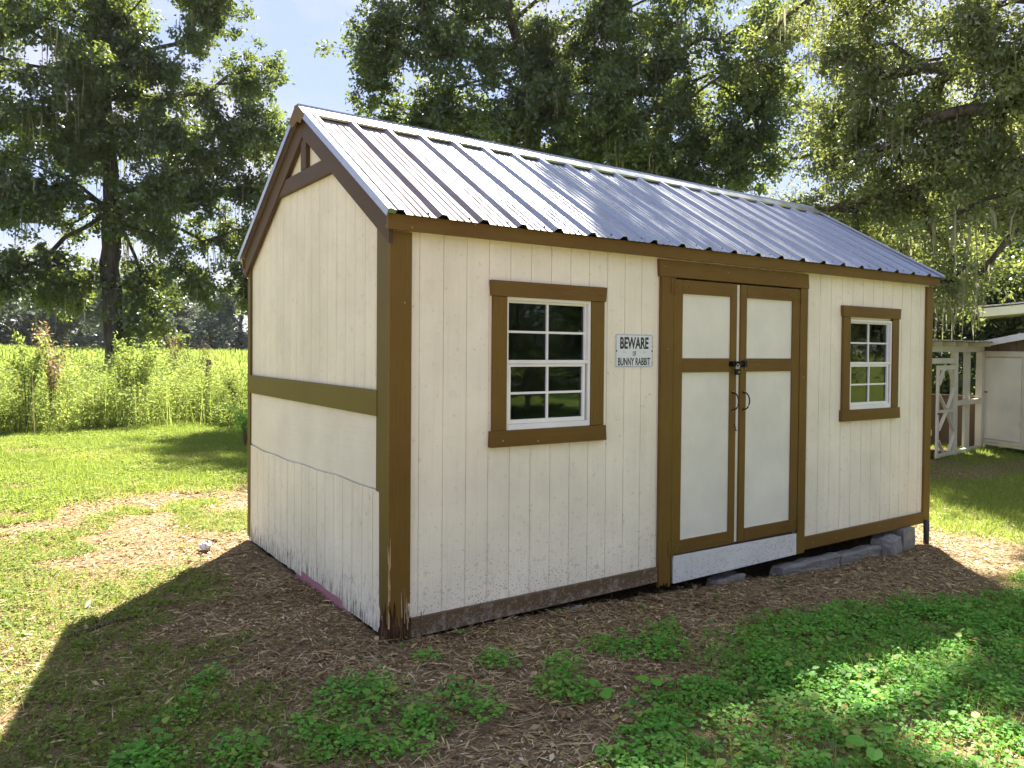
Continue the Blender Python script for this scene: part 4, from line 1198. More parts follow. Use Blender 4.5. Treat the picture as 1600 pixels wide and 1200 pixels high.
def moss_object(parent, pts, rg, n_per=9, lmin=0.3, lmax=1.3, w=0.038, spread=0.22):
    """hanging strands: ribbons of three joined pieces, tapering"""
    P = np.repeat(pts, n_per, 0); n = len(P)
    P = P + rg.normal(size=(n, 3)) * np.array([spread, spread, 0.05])
    L = rg.uniform(lmin, lmax, n) * np.repeat(rg.uniform(0.4, 1.0, len(pts)), n_per)
    ang = rg.uniform(0, np.pi, n); s = np.stack([np.cos(ang), np.sin(ang), np.zeros(n)], 1)
    W = w * rg.uniform(0.5, 1.3, n)
    rows = []
    p = P.copy()
    for k, wk in enumerate((0.7, 1.0, 0.8, 0.15)):
        rows += [p + s * (W * wk)[:, None] / 2, p - s * (W * wk)[:, None] / 2]
        p = p + np.stack([rg.normal(size=n) * 0.025, rg.normal(size=n) * 0.025, -L / 3], 1)
    co = np.stack(rows, 1).reshape(-1, 3)
    b = np.arange(n)[:, None] * 8
    q = np.concatenate([np.stack([b[:, 0] + 2 * k, b[:, 0] + 2 * k + 1, b[:, 0] + 2 * k + 3, b[:, 0] + 2 * k + 2], 1) for k in range(3)])
    me = quads_mesh('hanging_moss', co, q, M_moss)
    a = me.attributes.new('v', 'FLOAT', 'POINT'); a.data.foreach_set('value', np.repeat(rg.uniform(0, 1, n), 8).astype(np.float32))
    o = link(bpy.data.objects.new('hanging_moss', me), parent); o['kind'] = 'stuff'
    return o

def tree(name, label, trunk, lobes, seed, leaf_mat, per=700, rc=0.75, leaf=(0.085, 0.045), r_base=0.3, r_tip=0.014, moss=30, subs=14,
         group=None, cat='tree', bare=None, mossL=(0.3, 1.3), droop=0.0, vshift=0.0, dens=1.0):
    rg = np.random.default_rng(seed)
    base = np.array(trunk[0], float)
    root = empty(name, tuple(base)); tag(root, label, cat, group)
    # fill out the trunk polyline
    tp = []
    T = [np.array(p, float) - base for p in trunk]
    for a, b in zip(T[:-1], T[1:]):
        m = max(1, int(np.linalg.norm(b - a) / 0.6))
        for k in range(m): tp.append(a + (b - a) * k / m + (rg.normal(size=3) * 0.03 if tp else 0))
    tp.append(T[-1])
    cl = []
    for (c, r, n) in lobes:
        n = int(round(n * dens))
        c = np.array(c, float) - base; r = np.array(r, float) * np.ones(3)
        d = nrmz(rg.normal(size=(n, 3))) * (rg.uniform(0.25, 1, (n, 1)) ** 0.45)
        cl.append(c + d * r)
    cl = np.concatenate(cl)
    pos, par, ends = make_skeleton(tp, list(cl), rg)
    # sub twigs
    nc = len(cl)
    off = rg.normal(size=(nc, subs, 3)) * np.array([rc, rc, rc * 0.85]) * 0.62
    off[..., 2] -= droop * rg.uniform(0, 1, (nc, subs))
    tips = (cl[:, None] + off).reshape(-1, 3)
    starts = np.repeat(cl, subs, 0)
    skeleton_mesh('trunk', pos, par, r_tip, r_base, M_bark, root, 7, (starts, tips, 0.007 if rc < 1 else 0.02))
    n = len(tips) * max(1, per // subs)
    ti = rg.integers(0, len(tips), n)
    t = np.where(rg.uniform(0, 1, n) < 0.8, 1.0, rg.uniform(0.2, 1.0, n))[:, None]
    P = starts[ti] * (1 - t) + tips[ti] * t + rg.normal(size=(n, 3)) * rc * np.array([0.20, 0.20, 0.17])
    out = nrmz(tips[ti] - starts[ti])
    rel = nrmz(P - tips[ti])
    D = nrmz(out * 0.5 + rg.normal(size=(n, 3)) * 0.8 + np.array([0, 0, -0.25]))
    N = nrmz(rg.normal(size=(n, 3)) * 0.42 + np.array([0, 0, 0.55]) + rel * 0.7 + out * 0.35)
    V = np.clip(rg.normal(0.42 + vshift, 0.2, n) + np.repeat(rg.normal(0, 0.14, len(tips)), 1)[ti], 0, 1)
    leaf_object('crown', P, D, N, leaf[0] * rg.uniform(0.6, 1.25, n), leaf[1] * rg.uniform(0.7, 1.2, n), V, leaf_mat, root)
    if moss:
        cand = np.arange(len(tp) // 2, len(pos))
        pk = rg.choice(cand, min(moss, len(cand)), replace=False)
        moss_object(root, pos[pk], rg, 11, mossL[0], mossL[1])
    return root

K1 = 28 / 1229.0
def lob(px, py, dist, rx, rz, n, depth=1.0):
    """lobe centred in a given direction; radii in metres"""
    return (PX(px, py, dist), (rx, rx * depth, rz), n)

bL = PX(178, 560, 28); bL[2] = -0.05
left_oak = tree('oak_tree', 'big spreading oak with hanging moss, standing alone beyond the weeds on the left',
    [bL, PX(176, 500, 28), PX(172, 420, 28.1), PX(176, 330, 28), PX(168, 240, 28.2), PX(160, 120, 28), PX(150, 10, 28)],
    [lob(60, 60, 26.5, 2.6, 2.4, 17), lob(40, 170, 27, 2.4, 1.6, 13), lob(150, 40, 28, 2.3, 2.6, 15), lob(220, 60, 28, 1.6, 2.0, 9), lob(110, -110, 28, 4.0, 2.6, 16),
     lob(-90, 80, 28, 2.4, 2.6, 9), lob(305, 40, 28, 0.9, 1.6, 6), lob(322, 5, 28, 1.0, 0.6, 4), lob(330, 160, 28, 0.5, 0.35, 2), lob(400, 125, 29, 0.75, 0.75, 6), lob(385, 195, 28, 0.9, 0.8, 6),
     lob(190, 150, 26.5, 1.7, 1.4, 11), lob(220, 250, 27, 2.1, 1.4, 13), lob(130, 215, 29, 1.8, 1.0, 7), lob(300, 260, 27, 1.7, 1.1, 10), lob(395, 270, 27.5, 1.1, 1.0, 6), lob(420, 230, 28.5, 0.8, 0.6, 4),
     lob(60, 290, 27, 1.9, 0.7, 8), lob(15, 310, 26.5, 1.6, 0.6, 5), lob(110, 330, 28, 1.3, 0.5, 4), lob(240, 350, 27, 1.7, 1.0, 10), lob(330, 350, 28, 1.2, 0.9, 6), lob(380, 400, 28, 0.8, 0.8, 4), lob(60, 415, 28.5, 1.3, 0.35, 4), lob(-30, 420, 28, 1.2, 0.5, 3),
     lob(255, 440, 27.5, 1.3, 0.9, 8), lob(225, 495, 27.5, 0.9, 0.5, 4), lob(120, 455, 28.5, 0.9, 0.4, 4), lob(385, 470, 28, 0.6, 0.6, 3), lob(60, 440, 27.5, 1.4, 0.3, 4)],
    21, M_leaf, per=760, rc=0.56, leaf=(0.140, 0.092), r_base=0.29, moss=130, dens=0.96, mossL=(0.4, 1.7))

bC = PX(838, 545, 22); bC[2] = -0.1
mid_oak = tree('oak_tree', 'dark dense oak directly behind the shed roof, its trunk forking above the ridge',
    [bC, PX(838, 300, 22), PX(834, 200, 22), PX(822, 120, 22), PX(800, 30, 22), PX(785, -80, 22), PX(780, -160, 22)],
    [lob(715, 130, 21, 1.3, 1.4, 14), lob(690, 210, 21.5, 1.1, 0.7, 8), lob(780, 210, 21, 1.0, 0.8, 8), lob(600, 60, 21, 0.65, 0.9, 7), lob(590, 150, 21, 0.35, 0.7, 4), lob(630, 10, 21, 1.1, 0.7, 6), lob(640, 225, 22, 0.7, 0.4, 4),
     lob(930, 170, 20.5, 1.5, 1.3, 16), lob(910, 250, 21, 1.3, 0.5, 8), lob(1010, 230, 21, 1.4, 0.9, 13), lob(1090, 150, 21.5, 1.6, 1.5, 16), lob(1180, 90, 22, 1.2, 1.4, 11), lob(1130, 250, 21.5, 1.2, 0.7, 9), lob(1190, 200, 22, 0.7, 0.8, 6),
     lob(980, 60, 21, 1.5, 1.3, 14), lob(860, 60, 22, 1.3, 1.3, 10), lob(835, 150, 20.8, 0.8, 0.8, 7), lob(875, 215, 20.8, 0.7, 0.4, 5), lob(760, -10, 22, 1.6, 1.0, 9), lob(900, -90, 22, 3.2, 1.9, 16), lob(1080, -60, 22, 2.2, 1.8, 12), lob(690, -100, 22, 1.7, 1.5, 7), lob(1040, 290, 21.5, 0.9, 0.35, 5)],
    33, M_leaf, per=660, rc=0.52, leaf=(0.135, 0.072), r_base=0.27, moss=60, vshift=-0.10, dens=1.08, mossL=(0.3, 1.3))

bR = np.array([12.6, 0.2, -0.2])
def shade(x, y, t, r, n, rz=0.7):
    return (np.array([x, y, 0.0]) + S * t, (r, r, rz), n)
right_oak = tree('oak_tree', 'moss hung oak with long arching limbs over the pen on the right',
    [bR, bR + [0.05, 0.1, 1.6], bR + [-0.1, 0.3, 3.2], bR + [-0.3, 0.7, 5.0], bR + [-0.8, 1.4, 7.0], bR + [-1.4, 2.4, 9.0]],
    [lob(1430, 250, 15.5, 1.5, 1.1, 14), lob(1350, 300, 16, 1.0, 0.8, 8), lob(1500, 170, 15, 1.0, 0.8, 9), lob(1540, 230, 14.5, 0.9, 0.6, 7), lob(1390, 160, 16, 1.0, 0.7, 8), lob(1330, 70, 16.5, 0.9, 0.5, 6), lob(1400, 30, 16, 1.0, 0.5, 6), lob(1310, 210, 17, 0.6, 0.9, 6),
     lob(1520, 60, 15, 1.0, 0.6, 6), lob(1590, 50, 14, 0.6, 0.6, 5), lob(1560, 330, 14.5, 0.8, 0.5, 5), lob(1300, 360, 17, 0.7, 0.5, 5), lob(1400, 380, 16.5, 1.0, 0.4, 6), lob(1480, 440, 16, 0.9, 0.4, 5), lob(1650, 200, 14, 1.2, 1.5, 8),
     shade(3.0, -1.2, 14.5, 1.2, 13), shade(4.6, -1.1, 14, 1.1, 12), shade(0.5, -1.8, 14.5, 0.7, 5), shade(5.2, -2.2, 13, 0.9, 6), shade(6.6, -1.4, 12.5, 0.7, 4),
     shade(8.6, 1.8, 12, 1.1, 8), (bR + [-0.5, 2.5, 10.5], (3.0, 3.0, 1.2), 14), (bR + [1.5, -1.5, 8.5], (3.2, 3.2, 1.6), 14)],
    45, M_leafy, per=620, rc=0.46, leaf=(0.098, 0.048), r_base=0.36, moss=95, mossL=(0.3, 1.1), dens=0.92)

# background oaks: one mould, then copies
def simple_lobes(base, h, r, rg, n, k=9):
    out = []
    for i in range(k):
        a = rg.uniform(0, 6.28); q = rg.uniform(0.15, 0.75)
        out.append((base + np.array([math.cos(a) * r * q, math.sin(a) * r * q, h * rg.uniform(0.22, 0.85)]), (r * 0.42, r * 0.42, h * 0.15), n))
    out.append((base + np.array([0, 0, h * 0.85]), (r * 0.5, r * 0.5, h * 0.15), n))
    return out
rgb = np.random.default_rng(77)
def mould(pt, h, r, seed, mat, label, per=300, leaf=(0.16, 0.09), rc=1.0, n=8, grp=None, moss=20, rb=0.3):
    b = np.array([pt[0], pt[1], -0.2])
    tr = [b, b + [0.1, 0, h * .2], b + [0, .2, h * .4], b + [.3, .1, h * .6], b + [.2, .3, h * .8]]
    return tree('background_oak', label, tr, simple_lobes(b, h, r, np.random.default_rng(seed), n, 13), seed, mat, per=per, rc=rc, leaf=leaf, r_base=rb, r_tip=0.02, moss=moss, subs=12, group=grp)
GB = 'oaks closing the view behind the shed and pen'
p = PX(1360, 540, 31)
bg1 = mould(p, 11.5, 5.0, 5, M_leafy, 'tall sunlit oak behind the right end of the shed, left of the moss hung oak', grp=GB)
p = PX(1560, 540, 27)
bg2 = mould(p, 9.0, 4.6, 6, M_leafy, 'lower bushy oak directly behind the coop and pen', grp=GB, n=9)
def place(src, pt, rot, sc, label, group=GB):
    c = copy_tree(src); c.location = (pt[0], pt[1], -0.2); c.rotation_euler = (0, 0, rot); c.scale = (sc, sc, sc)
    c['label'] = label; c['group'] = group; return c
place(bg1, PX(1780, 540, 34), 1.9, 1.05, 'oak off the right edge of the view behind the shelter')
place(bg2, PX(1210, 540, 40), 2.6, 1.0, 'distant oak seen low between the two dark oaks behind the roof')
place(bg2, PX(1480, 540, 40), 4.0, 1.25, 'oak filling the gap behind the arching limbs on the right')
place(bg2, PX(980, 540, 48), 0.7, 1.1, 'oak far behind the shed, mostly hidden by its roof')
# low thicket behind the pen
th = mould(PX(1500, 540, 21.5), 4.0, 2.2, 9, M_leaf, 'dark bush behind the pen, close to the shed corner', per=320, leaf=(0.09, 0.05), rc=0.55, n=7, grp='bushes behind the pen', moss=0, rb=0.08)
th.name = 'bush'; th['category'] = 'bush'
place(th, PX(1580, 540, 23), 2.0, 1.1, 'light green bush behind the coop roof', 'bushes behind the pen')
place(th, PX(1430, 540, 24), 3.7, 1.15, 'bush hidden behind the far corner of the shed', 'bushes behind the pen')
place(th, PX(1690, 540, 22), 4.9, 1.0, 'bush off the right edge behind the shelter', 'bushes behind the pen')
# trees across the yard, behind the viewpoint: mirrored in the panes
for i, (x, y, r, s_) in enumerate(((7, -20, 1, 1.5), (12.5, -21, 2, 1.7), (18, -19.5, 3, 1.4), (23.5, -21, 4, 1.7), (29, -19, 5, 1.5), (2, -21, 6, 1.4))):
    place(th, (x, y), r, s_, ['second', 'third', 'fourth', 'fifth', 'last', 'first'][i] + ' big bush along the far side of the board fence, counted from its near end', 'bushes across the yard')
GR = 'oaks across the yard, mirrored in the window panes'
place(bg1, (11.5, -11.5), 2.2, 0.8, 'near oak right of the viewpoint, its crown mirrored in the left window', GR)
place(bg2, (18.5, -7.0), 1.2, 0.85, 'near oak mirrored in the right window', GR)
for i, (x, y, r, s, src) in enumerate(((16, -27, 0.4, 0.85, bg1), (9, -34, 1.9, 1.0, bg1), (25, -29, 3.3, 1.15, bg2), (36, -26, 0.9, 0.9, bg1), (1, -33, 2.9, 1.1, bg2), (22, -36, 5.0, 1.1, bg2), (45, -30, 2.2, 1.3, bg2))):
    place(src, (x, y), r, s, ['nearest oak across the yard', 'oak by the middle of the board fence', 'low oak right of the nearest one', 'tall oak far along the fence', 'oak at the near end of the fence', 'tall oak beyond the fence', 'low oak at the far end of the fence'][i] + ', opposite the shed front', GR)

# far treeline
GF = 'oaks of the far treeline beyond the pasture'
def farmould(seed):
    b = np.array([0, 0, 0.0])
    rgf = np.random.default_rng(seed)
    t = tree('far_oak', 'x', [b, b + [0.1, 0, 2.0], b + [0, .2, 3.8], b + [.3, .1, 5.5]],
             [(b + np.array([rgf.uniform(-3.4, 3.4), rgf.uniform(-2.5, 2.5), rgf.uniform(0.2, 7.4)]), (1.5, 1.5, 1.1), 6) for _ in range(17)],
             seed, M_far_hazed, per=110, rc=1.0, leaf=(0.44, 0.28), r_base=0.3, r_tip=0.03, moss=16, subs=10, group=GF, mossL=(0.6, 2.0))
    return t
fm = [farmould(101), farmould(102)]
names_far = ['leftmost', 'second', 'third', 'fourth', 'fifth', 'sixth', 'seventh', 'eighth', 'ninth', 'tenth', 'eleventh', 'twelfth', 'thirteenth', 'fourteenth', 'fifteenth', 'sixteenth', 'seventeenth', 'eighteenth', 'nineteenth', 'twentieth', 'twenty-first', 'twenty-second']
rf = random.Random(9)
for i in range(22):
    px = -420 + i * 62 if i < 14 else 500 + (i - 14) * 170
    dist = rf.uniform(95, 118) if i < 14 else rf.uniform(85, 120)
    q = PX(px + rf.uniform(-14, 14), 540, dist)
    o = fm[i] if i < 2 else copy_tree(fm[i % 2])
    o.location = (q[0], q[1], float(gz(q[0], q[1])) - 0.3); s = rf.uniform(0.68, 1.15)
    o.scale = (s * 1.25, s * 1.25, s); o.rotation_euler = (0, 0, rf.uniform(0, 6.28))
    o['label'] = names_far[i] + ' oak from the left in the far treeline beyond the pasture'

# ------------------------------------------------------------------ pasture, weeds, lawn
def heaps(x, y):
    return 0.35 + 0.65 * sstep(0.35, 0.62, fnoise(x, y, 0.30, 31))
def scatter(x0, x1, y0, y1, dens, prob, g):
    n = int((x1 - x0) * (y1 - y0) * dens)
    x, y = g.uniform(x0, x1, n), g.uniform(y0, y1, n)
    p = prob(x, y)
    k = g.uniform(0, 1, n) < p
    k &= ~under_shed(x, y, 0.01)
    # only ground the photograph could see: inside a generous wedge in front of the viewpoint
    return x[k], y[k]
def in_view(x, y, m=0.25):
    dx, dy = x - CAM[0], y - CAM[1]
    f = dx * _f[0] + dy * _f[1]; s = dx * _rt[0] + dy * _rt[1]
    return (f > 0.8) & (np.abs(s) < f * (0.66 + m) + 0.8)
def blades(name, label, x, y, h, w, lean, g, mat, V, parent=None):
    n = len(x); z = gz(x, y) - 0.004
    P = np.stack([x, y, z], 1)
    a = g.uniform(0, 2 * np.pi, n)
    D = np.stack([np.cos(a) * lean, np.sin(a) * lean, np.ones(n)], 1)
    N = np.stack([np.cos(a), np.sin(a), 0.3 * np.ones(n)], 1)
    N = nrmz(N + g.normal(size=(n, 3)) * 0.5)
    o = leaf_object(name, P, D, N, h, w, V, mat, parent, 'tri')
    if label: tag(o, label)
    return o

g = np.random.default_rng(3)
X, Y = scatter(-3.2, 4.6, 4.0, 13.6, 3600, lambda x, y: grass_mask(x, y) * in_view(x, y), g)
n = len(X); hn = fnoise(X, Y, 0.5, 2)
lawn = blades('lawn_grass', 'short sunlit lawn grass left of the shed', X, Y, g.uniform(0.03, 0.10, n) * (0.5 + hn), g.uniform(0.005, 0.011, n), g.uniform(0.1, 1.1, n), g, M_grass, np.clip(g.normal(0.45, 0.24, n) + (fnoise(X, Y, 1.0, 8) - .5) * 1.3, 0, 1))
X, Y = scatter(-3.2, 1.6, -2.3, 4.6, 6500, lambda x, y: grass_mask(x, y) * in_view(x, y), g)
n = len(X)
blades('patchy_grass', 'thin patches of grass in the litter on the left', X, Y, g.uniform(0.02, 0.065, n), g.uniform(0.0025, 0.006, n), g.uniform(0.2, 1.4, n), g, M_grass, np.clip(g.normal(0.38, 0.2, n), 0, 1))
X, Y = scatter(4.6, 14.5, -3.5, 7.5, 2300, lambda x, y: grass_mask(x, y) * in_view(x, y), g)
n = len(X); hn = fnoise(X, Y, 0.5, 2)
blades('lawn_grass', 'lawn grass between the shed and the pen on the right', X, Y, g.uniform(0.03, 0.09, n) * (0.5 + hn), g.uniform(0.005, 0.010, n), g.uniform(0.1, 1.0, n), g, M_grass, np.clip(g.normal(0.42, 0.22, n), 0, 1))
X, Y = scatter(1.8, 5.2, -3.6, -0.4, 2600, lambda x, y: grass_mask(x, y) * in_view(x, y), g)
n = len(X)
blades('lawn_grass', 'short grass among the ground cover, right foreground', X, Y, g.uniform(0.03, 0.08, n), g.uniform(0.003, 0.006, n), g.uniform(0.1, 1.0, n), g, M_grass, np.clip(g.normal(0.25, 0.18, n), 0, 1))

# small round-leaved plants sprinkled through lawn and bare soil
def little_leaves(name, label, X, Y, per, rad, hmax, L, g, mat, vm=0.5, vs=0.22, dome=True):
    n = len(X); m = n * per
    cx, cy = np.repeat(X, per), np.repeat(Y, per)
    rr_ = rad * np.sqrt(g.uniform(0, 1, m)); a = g.uniform(0, 2 * np.pi, m)
    x, y = cx + rr_ * np.cos(a), cy + rr_ * np.sin(a)
    ph = np.repeat(g.uniform(0.5, 1, n), per)
    hmax = np.repeat(hmax, per) if hasattr(hmax, '__len__') else hmax
    z = gz(x, y) + 0.006 + hmax * ph * (1 - 0.7 * (rr_ / rad) ** 2) * g.uniform(0.45, 1, m)
    P = np.stack([x, y, z], 1)
    a2 = a + g.normal(0, 0.9, m)
    D = np.stack([np.cos(a2), np.sin(a2), g.normal(-0.05, 0.28, m)], 1)
    N = nrmz(np.stack([g.normal(0, 0.28, m), g.normal(0, 0.28, m), np.ones(m)], 1))
    s = L * g.uniform(0.55, 1.25, m)
    V = np.clip(g.normal(vm, vs, m) + np.repeat(g.normal(0, 0.12, n), per), 0, 1)
    o = leaf_object(name, P, D, N, s, s * 0.92, V, mat, None, 'round', 0.14)
    tag(o, label); return o
X, Y = scatter(-3, 4.2, 4.0, 12.5, 90, lambda x, y: grass_mask(x, y) * in_view(x, y), g)
little_leaves('lawn_weeds', 'small broad-leaved weeds in the left lawn', X, Y, 12, 0.10, 0.05, 0.035, g, M_grass, 0.55)
X, Y = scatter(-3, 1.3, -2.3, 4.4, 260, lambda x, y: grass_mask(x, y) * in_view(x, y), g)
little_leaves('low_weeds', 'low leafy weeds in the litter on the left', X, Y, 12, 0.06, 0.04, 0.020, g, M_grass, 0.35)
X, Y = scatter(-1.9, 3.6, -3.3, 0.7, 430, lambda x, y: cover_mask(x, y) ** 1.3 * in_view(x, y) * (0.45 + 0.55 * sstep(0.36, 0.52, fnoise(x, y, 0.33, 41))), g)
hs = 0.35 + 0.9 * fnoise(X, Y, 0.5, 44)
pick = g.uniform(0, 1, len(X))
little_leaves('ground_cover', 'dense bright green small-leaved ground cover in the right foreground', X[pick < .62], Y[pick < .62], 28, 0.062, 0.105 * hs[pick < .62], 0.0195, g, M_cover, 0.5)
little_leaves('ground_cover', 'paler, larger-leaved plants mixed into the ground cover', X[(pick >= .62) & (pick < .80)], Y[(pick >= .62) & (pick < .80)], 10, 0.075, 0.125 * hs[(pick >= .62) & (pick < .80)], 0.034, g, M_cover2, 0.45, 0.25)
little_leaves('ground_cover', 'fine creeping leaves low in the ground cover', X[pick >= .80], Y[pick >= .80], 34, 0.075, 0.05 * hs[pick >= .80], 0.013, g, M_cover2, 0.6, 0.25)
X, Y = scatter(-1.2, 4.2, -3.3, 0.4, 900, lambda x, y: cover_mask(x, y) * in_view(x, y) * sstep(0.40, 0.6, fnoise(x, y, 0.4, 47)), g); n = len(X)
blades('cover_grass', 'thin grass blades growing up through the ground cover', X, Y, g.uniform(0.05, 0.17, n), g.uniform(0.0025, 0.005, n), g.uniform(0.1, 0.9, n), g, M_grass, np.clip(g.normal(0.45, 0.25, n), 0, 1))
X, Y = scatter(3.6, 7.0, -4.2, 0.0, 130, lambda x, y: cover_mask(x, y) * in_view(x, y), g)
little_leaves('ground_cover', 'green ground cover thinning towards the right edge', X, Y, 18, 0.08, 0.075, 0.028, g, M_cover, 0.35)
X, Y = scatter(-1.6, 3.0, -1.7, 0.5, 7, lambda x, y: 0.55 * in_view(x, y), g)
little_leaves('seedlings', 'scattered small seedlings in the brown litter', X, Y, 7, 0.035, 0.03, 0.018, g, M_cover, 0.45)
# a few larger heart-shaped leaves
def big_plant(x, y, n, L, label, seed, h=0.05):
    gg = np.random.default_rng(seed); z0 = float(gz(x, y))
    root = empty('broadleaf_plant', (x, y, z0)); tag(root, label, 'plant', 'broad-leaved plants among the ground cover')
    me = None
    for k in range(n):
        a = 6.28 * k / n + gg.uniform(-.4, .4); r = gg.uniform(0.3, 0.8) * L
        P = np.array([[0.0, 0, 0]]); D = np.array([[1.0, 0, -0.15]]); N = np.array([[0.0, 0, 1.0]])
        mb = MB(); m_ = 10
        ed = [(L * (0.5 - 0.55 * math.cos(t)), 0.52 * L * math.sin(t) * (1 - 0.25 * (0.5 - .5 * math.cos(t)))) for t in np.linspace(0.25, 2 * math.pi - 0.25, 14)]
        c0 = (L * 0.10, 0, 0)
        for p1, p2 in zip(ed[:-1], ed[1:]):
            q = lambda p_: (p_[0], p_[1], 0.12 * abs(p_[1]) - 0.9 * p_[0] ** 2)
            mb.poly([c0, q(p1), q(p2)])
        o = mb.build('leaf', M_cover, root)
        at = o.data.attributes.new('v', 'FLOAT', 'POINT'); at.data.foreach_set('value', [float(gg.uniform(.3, .7))] * len(o.data.vertices))
        o.location = (math.cos(a) * r, math.sin(a) * r, h * gg.uniform(0.7, 1.2)); o.rotation_euler = (gg.uniform(-.35, .35), gg.uniform(-.3, .2), a)
        MB().tube([(0, 0, 0), tuple(o.location)], 0.0016, 5).build('stem', M_pvc if False else M_cover, root)
big_plant(0.98, -2.05, 5, 0.062, 'pale heart-leaved plant in the brightest patch at the bottom right', 1, 0.11)
big_plant(0.50, -1.05, 4, 0.055, 'heart-leaved plant at the upper left edge of the ground cover', 2, 0.05)
big_plant(0.78, -1.10, 3, 0.060, 'heart-leaved plant just inside the ground cover edge', 3, 0.06)
big_plant(0.28, -1.50, 4, 0.050, 'heart-leaved plant on the litter near the bottom centre', 4, 0.04)
big_plant(3.35, -1.75, 4, 0.075, 'broad-leaved plant by the far right of the ground cover', 5, 0.09)

# dry stem standing by the rotten corner
ds = MB().tube([(0, 0, 0), (0.004, 0, 0.07), (-0.003, 0.002, 0.14), (0.002, 0.004, 0.20)], [0.0035, 0.003, 0.0025, 0.002], 6)
ds.tube([(0.0, 0.0, 0.15), (-0.02, 0.0, 0.17), (-0.035, 0, 0.172)], 0.0015, 5).tube([(0, 0, 0.17), (0.012, 0, 0.19), (0.018, 0, 0.21)], 0.0015, 5)
o = ds.build('dead_stem', M_twig); o.location = (0.125, -0.10, -0.055)
tag(o, 'thin dead weed stem standing in front of the skirt board by the rotten corner', 'weed stem')

# leaf litter: chips, curled leaves, straw
def litter_prob(x, y):
    return np.clip(1.0 - 0.6 * grass_mask(x, y), 0, 1) * (1 - 0.75 * cover_mask(x, y)) * in_view(x, y, 0.1)
def flat_bits(name, label, X, Y, L, W, g, V, fold=0.25, lift=0.012, tilt=0.30):
    n = len(X)
    P = np.stack([X, Y, gz(X, Y) + g.uniform(-0.002, lift, n)], 1)
    a = g.uniform(0, 2 * np.pi, n)
    D = np.stack([np.cos(a), np.sin(a), g.normal(0, tilt * 0.5, n)], 1)
    N = nrmz(np.stack([g.normal(0, tilt, n), g.normal(0, tilt, n), np.ones(n)], 1))
    o = leaf_object(name, P, D, N, L, W, V, M_litter, None, 'rhomb', fold); tag(o, label); return o
X, Y = scatter(-2.6, 2.6, -2.8, 2.6, 3300, lambda x, y: litter_prob(x, y) * (np.hypot(x - CAM[0], y - CAM[1]) < 5.2), g)
n = len(X)
flat_bits('leaf_litter', 'dry brown leaf litter and wood chips in the foreground', X, Y, g.gamma(1.6, 0.018, n) + 0.006, g.uniform(0.003, 0.012, n) * (1 + 1.3 * (g.uniform(0, 1, n) < 0.10)), g, np.clip(g.beta(1.3, 1.9, n) + (fnoise(X, Y, 0.35, 21) - 0.5) * 0.7, 0, 1))
X, Y = scatter(-2.6, 9.5, -2.6, 6.2, 1100, lambda x, y: litter_prob(x, y) * (np.hypot(x - CAM[0], y - CAM[1]) >= 5.2), g)
n = len(X)
flat_bits('leaf_litter', 'dry litter strip around the far sides of the shed', X, Y, g.gamma(3, 0.011, n) + 0.012, g.uniform(0.006, 0.018, n), g, np.clip(g.beta(1.7, 2.2, n), 0, 1))
X, Y = scatter(-2.6, 7.0, -2.6, 4.5, 620, lambda x, y: litter_prob(x, y) * heaps(x, y), g)
n = len(X)
flat_bits('pine_straw', 'pale straw and thin twigs strewn over the litter', X, Y, g.uniform(0.05, 0.15, n), g.uniform(0.0018, 0.004, n), g, np.clip(g.beta(4, 2, n), 0, 1), 0.1, 0.022, 0.18)
X, Y = scatter(-2.0, 5.4, -0.9, 0.02, 650, lambda x, y: litter_prob(x, y) * (x > -0.2), g)
n = len(X)
flat_bits('pine_straw', 'thicker tawny straw banked along the front of the shed', X, Y, g.uniform(0.04, 0.13, n), g.uniform(0.002, 0.005, n), g, np.clip(g.beta(4, 2.4, n), 0, 1), 0.1, 0.03, 0.25)

# tall weeds along the fence
def weed_prob(x, y):
    d = np.hypot(x - CAM[0], y - CAM[1])
    n_ = (fnoise(x, y, 1.4, 12) - 0.5) * 1.2
    return sstep(15.4, 16.0, d + n_ * 0.9) * sstep(22.5, 20.5, d) * in_view(x, y, 0.25) * (0.25 + 0.75 * sstep(0.38, 0.6, fnoise(x, y, 1.0, 5)))
gw_ = np.random.default_rng(8)
WX, WY = scatter(-7, 9.5, 9.5, 19.5, 36, weed_prob, gw_)
ns = len(WX)
WD = np.hypot(WX - CAM[0], WY - CAM[1])
WH = (0.30 + 1.15 * fnoise(WX, WY, 0.9, 15) + gw_.uniform(-0.2, 0.35, ns)) * (0.60 + 0.40 * sstep(15.4, 17.2, WD))
lean = gw_.normal(0, 0.16, (ns, 2))
# stems
zb = gz(WX, WY)
A = np.stack([WX, WY, zb], 1); B = A + np.stack([lean[:, 0] * WH, lean[:, 1] * WH, WH], 1)
per = 120
ti = np.repeat(np.arange(ns), per); t = gw_.uniform(0.12, 1.03, len(ti))
rad_ = 0.06 + 0.26 * np.sin(np.clip(t, 0, 1) * 3.1)
P = A[ti] * (1 - t)[:, None] + B[ti] * t[:, None]
aa = gw_.uniform(0, 6.28, len(ti)); rr2 = rad_ * gw_.uniform(0.05, 1, len(ti))
P = P + np.stack([np.cos(aa) * rr2, np.sin(aa) * rr2, gw_.normal(0, 0.05, len(ti))], 1)
D = np.stack([np.cos(aa), np.sin(aa), gw_.normal(0.35, 0.4, len(ti))], 1)
N = nrmz(gw_.normal(size=(len(ti), 3)) * 0.6 + np.array([0, 0, 1.0]))
V = np.clip(gw_.normal(0.38, 0.2, len(ti)) + np.repeat(gw_.normal(0, 0.18, ns), per), 0, 1)
wobj = leaf_object('tall_weeds', P, D, N, gw_.uniform(0.035, 0.085, len(ti)), gw_.uniform(0.014, 0.032, len(ti)), V, M_weed)
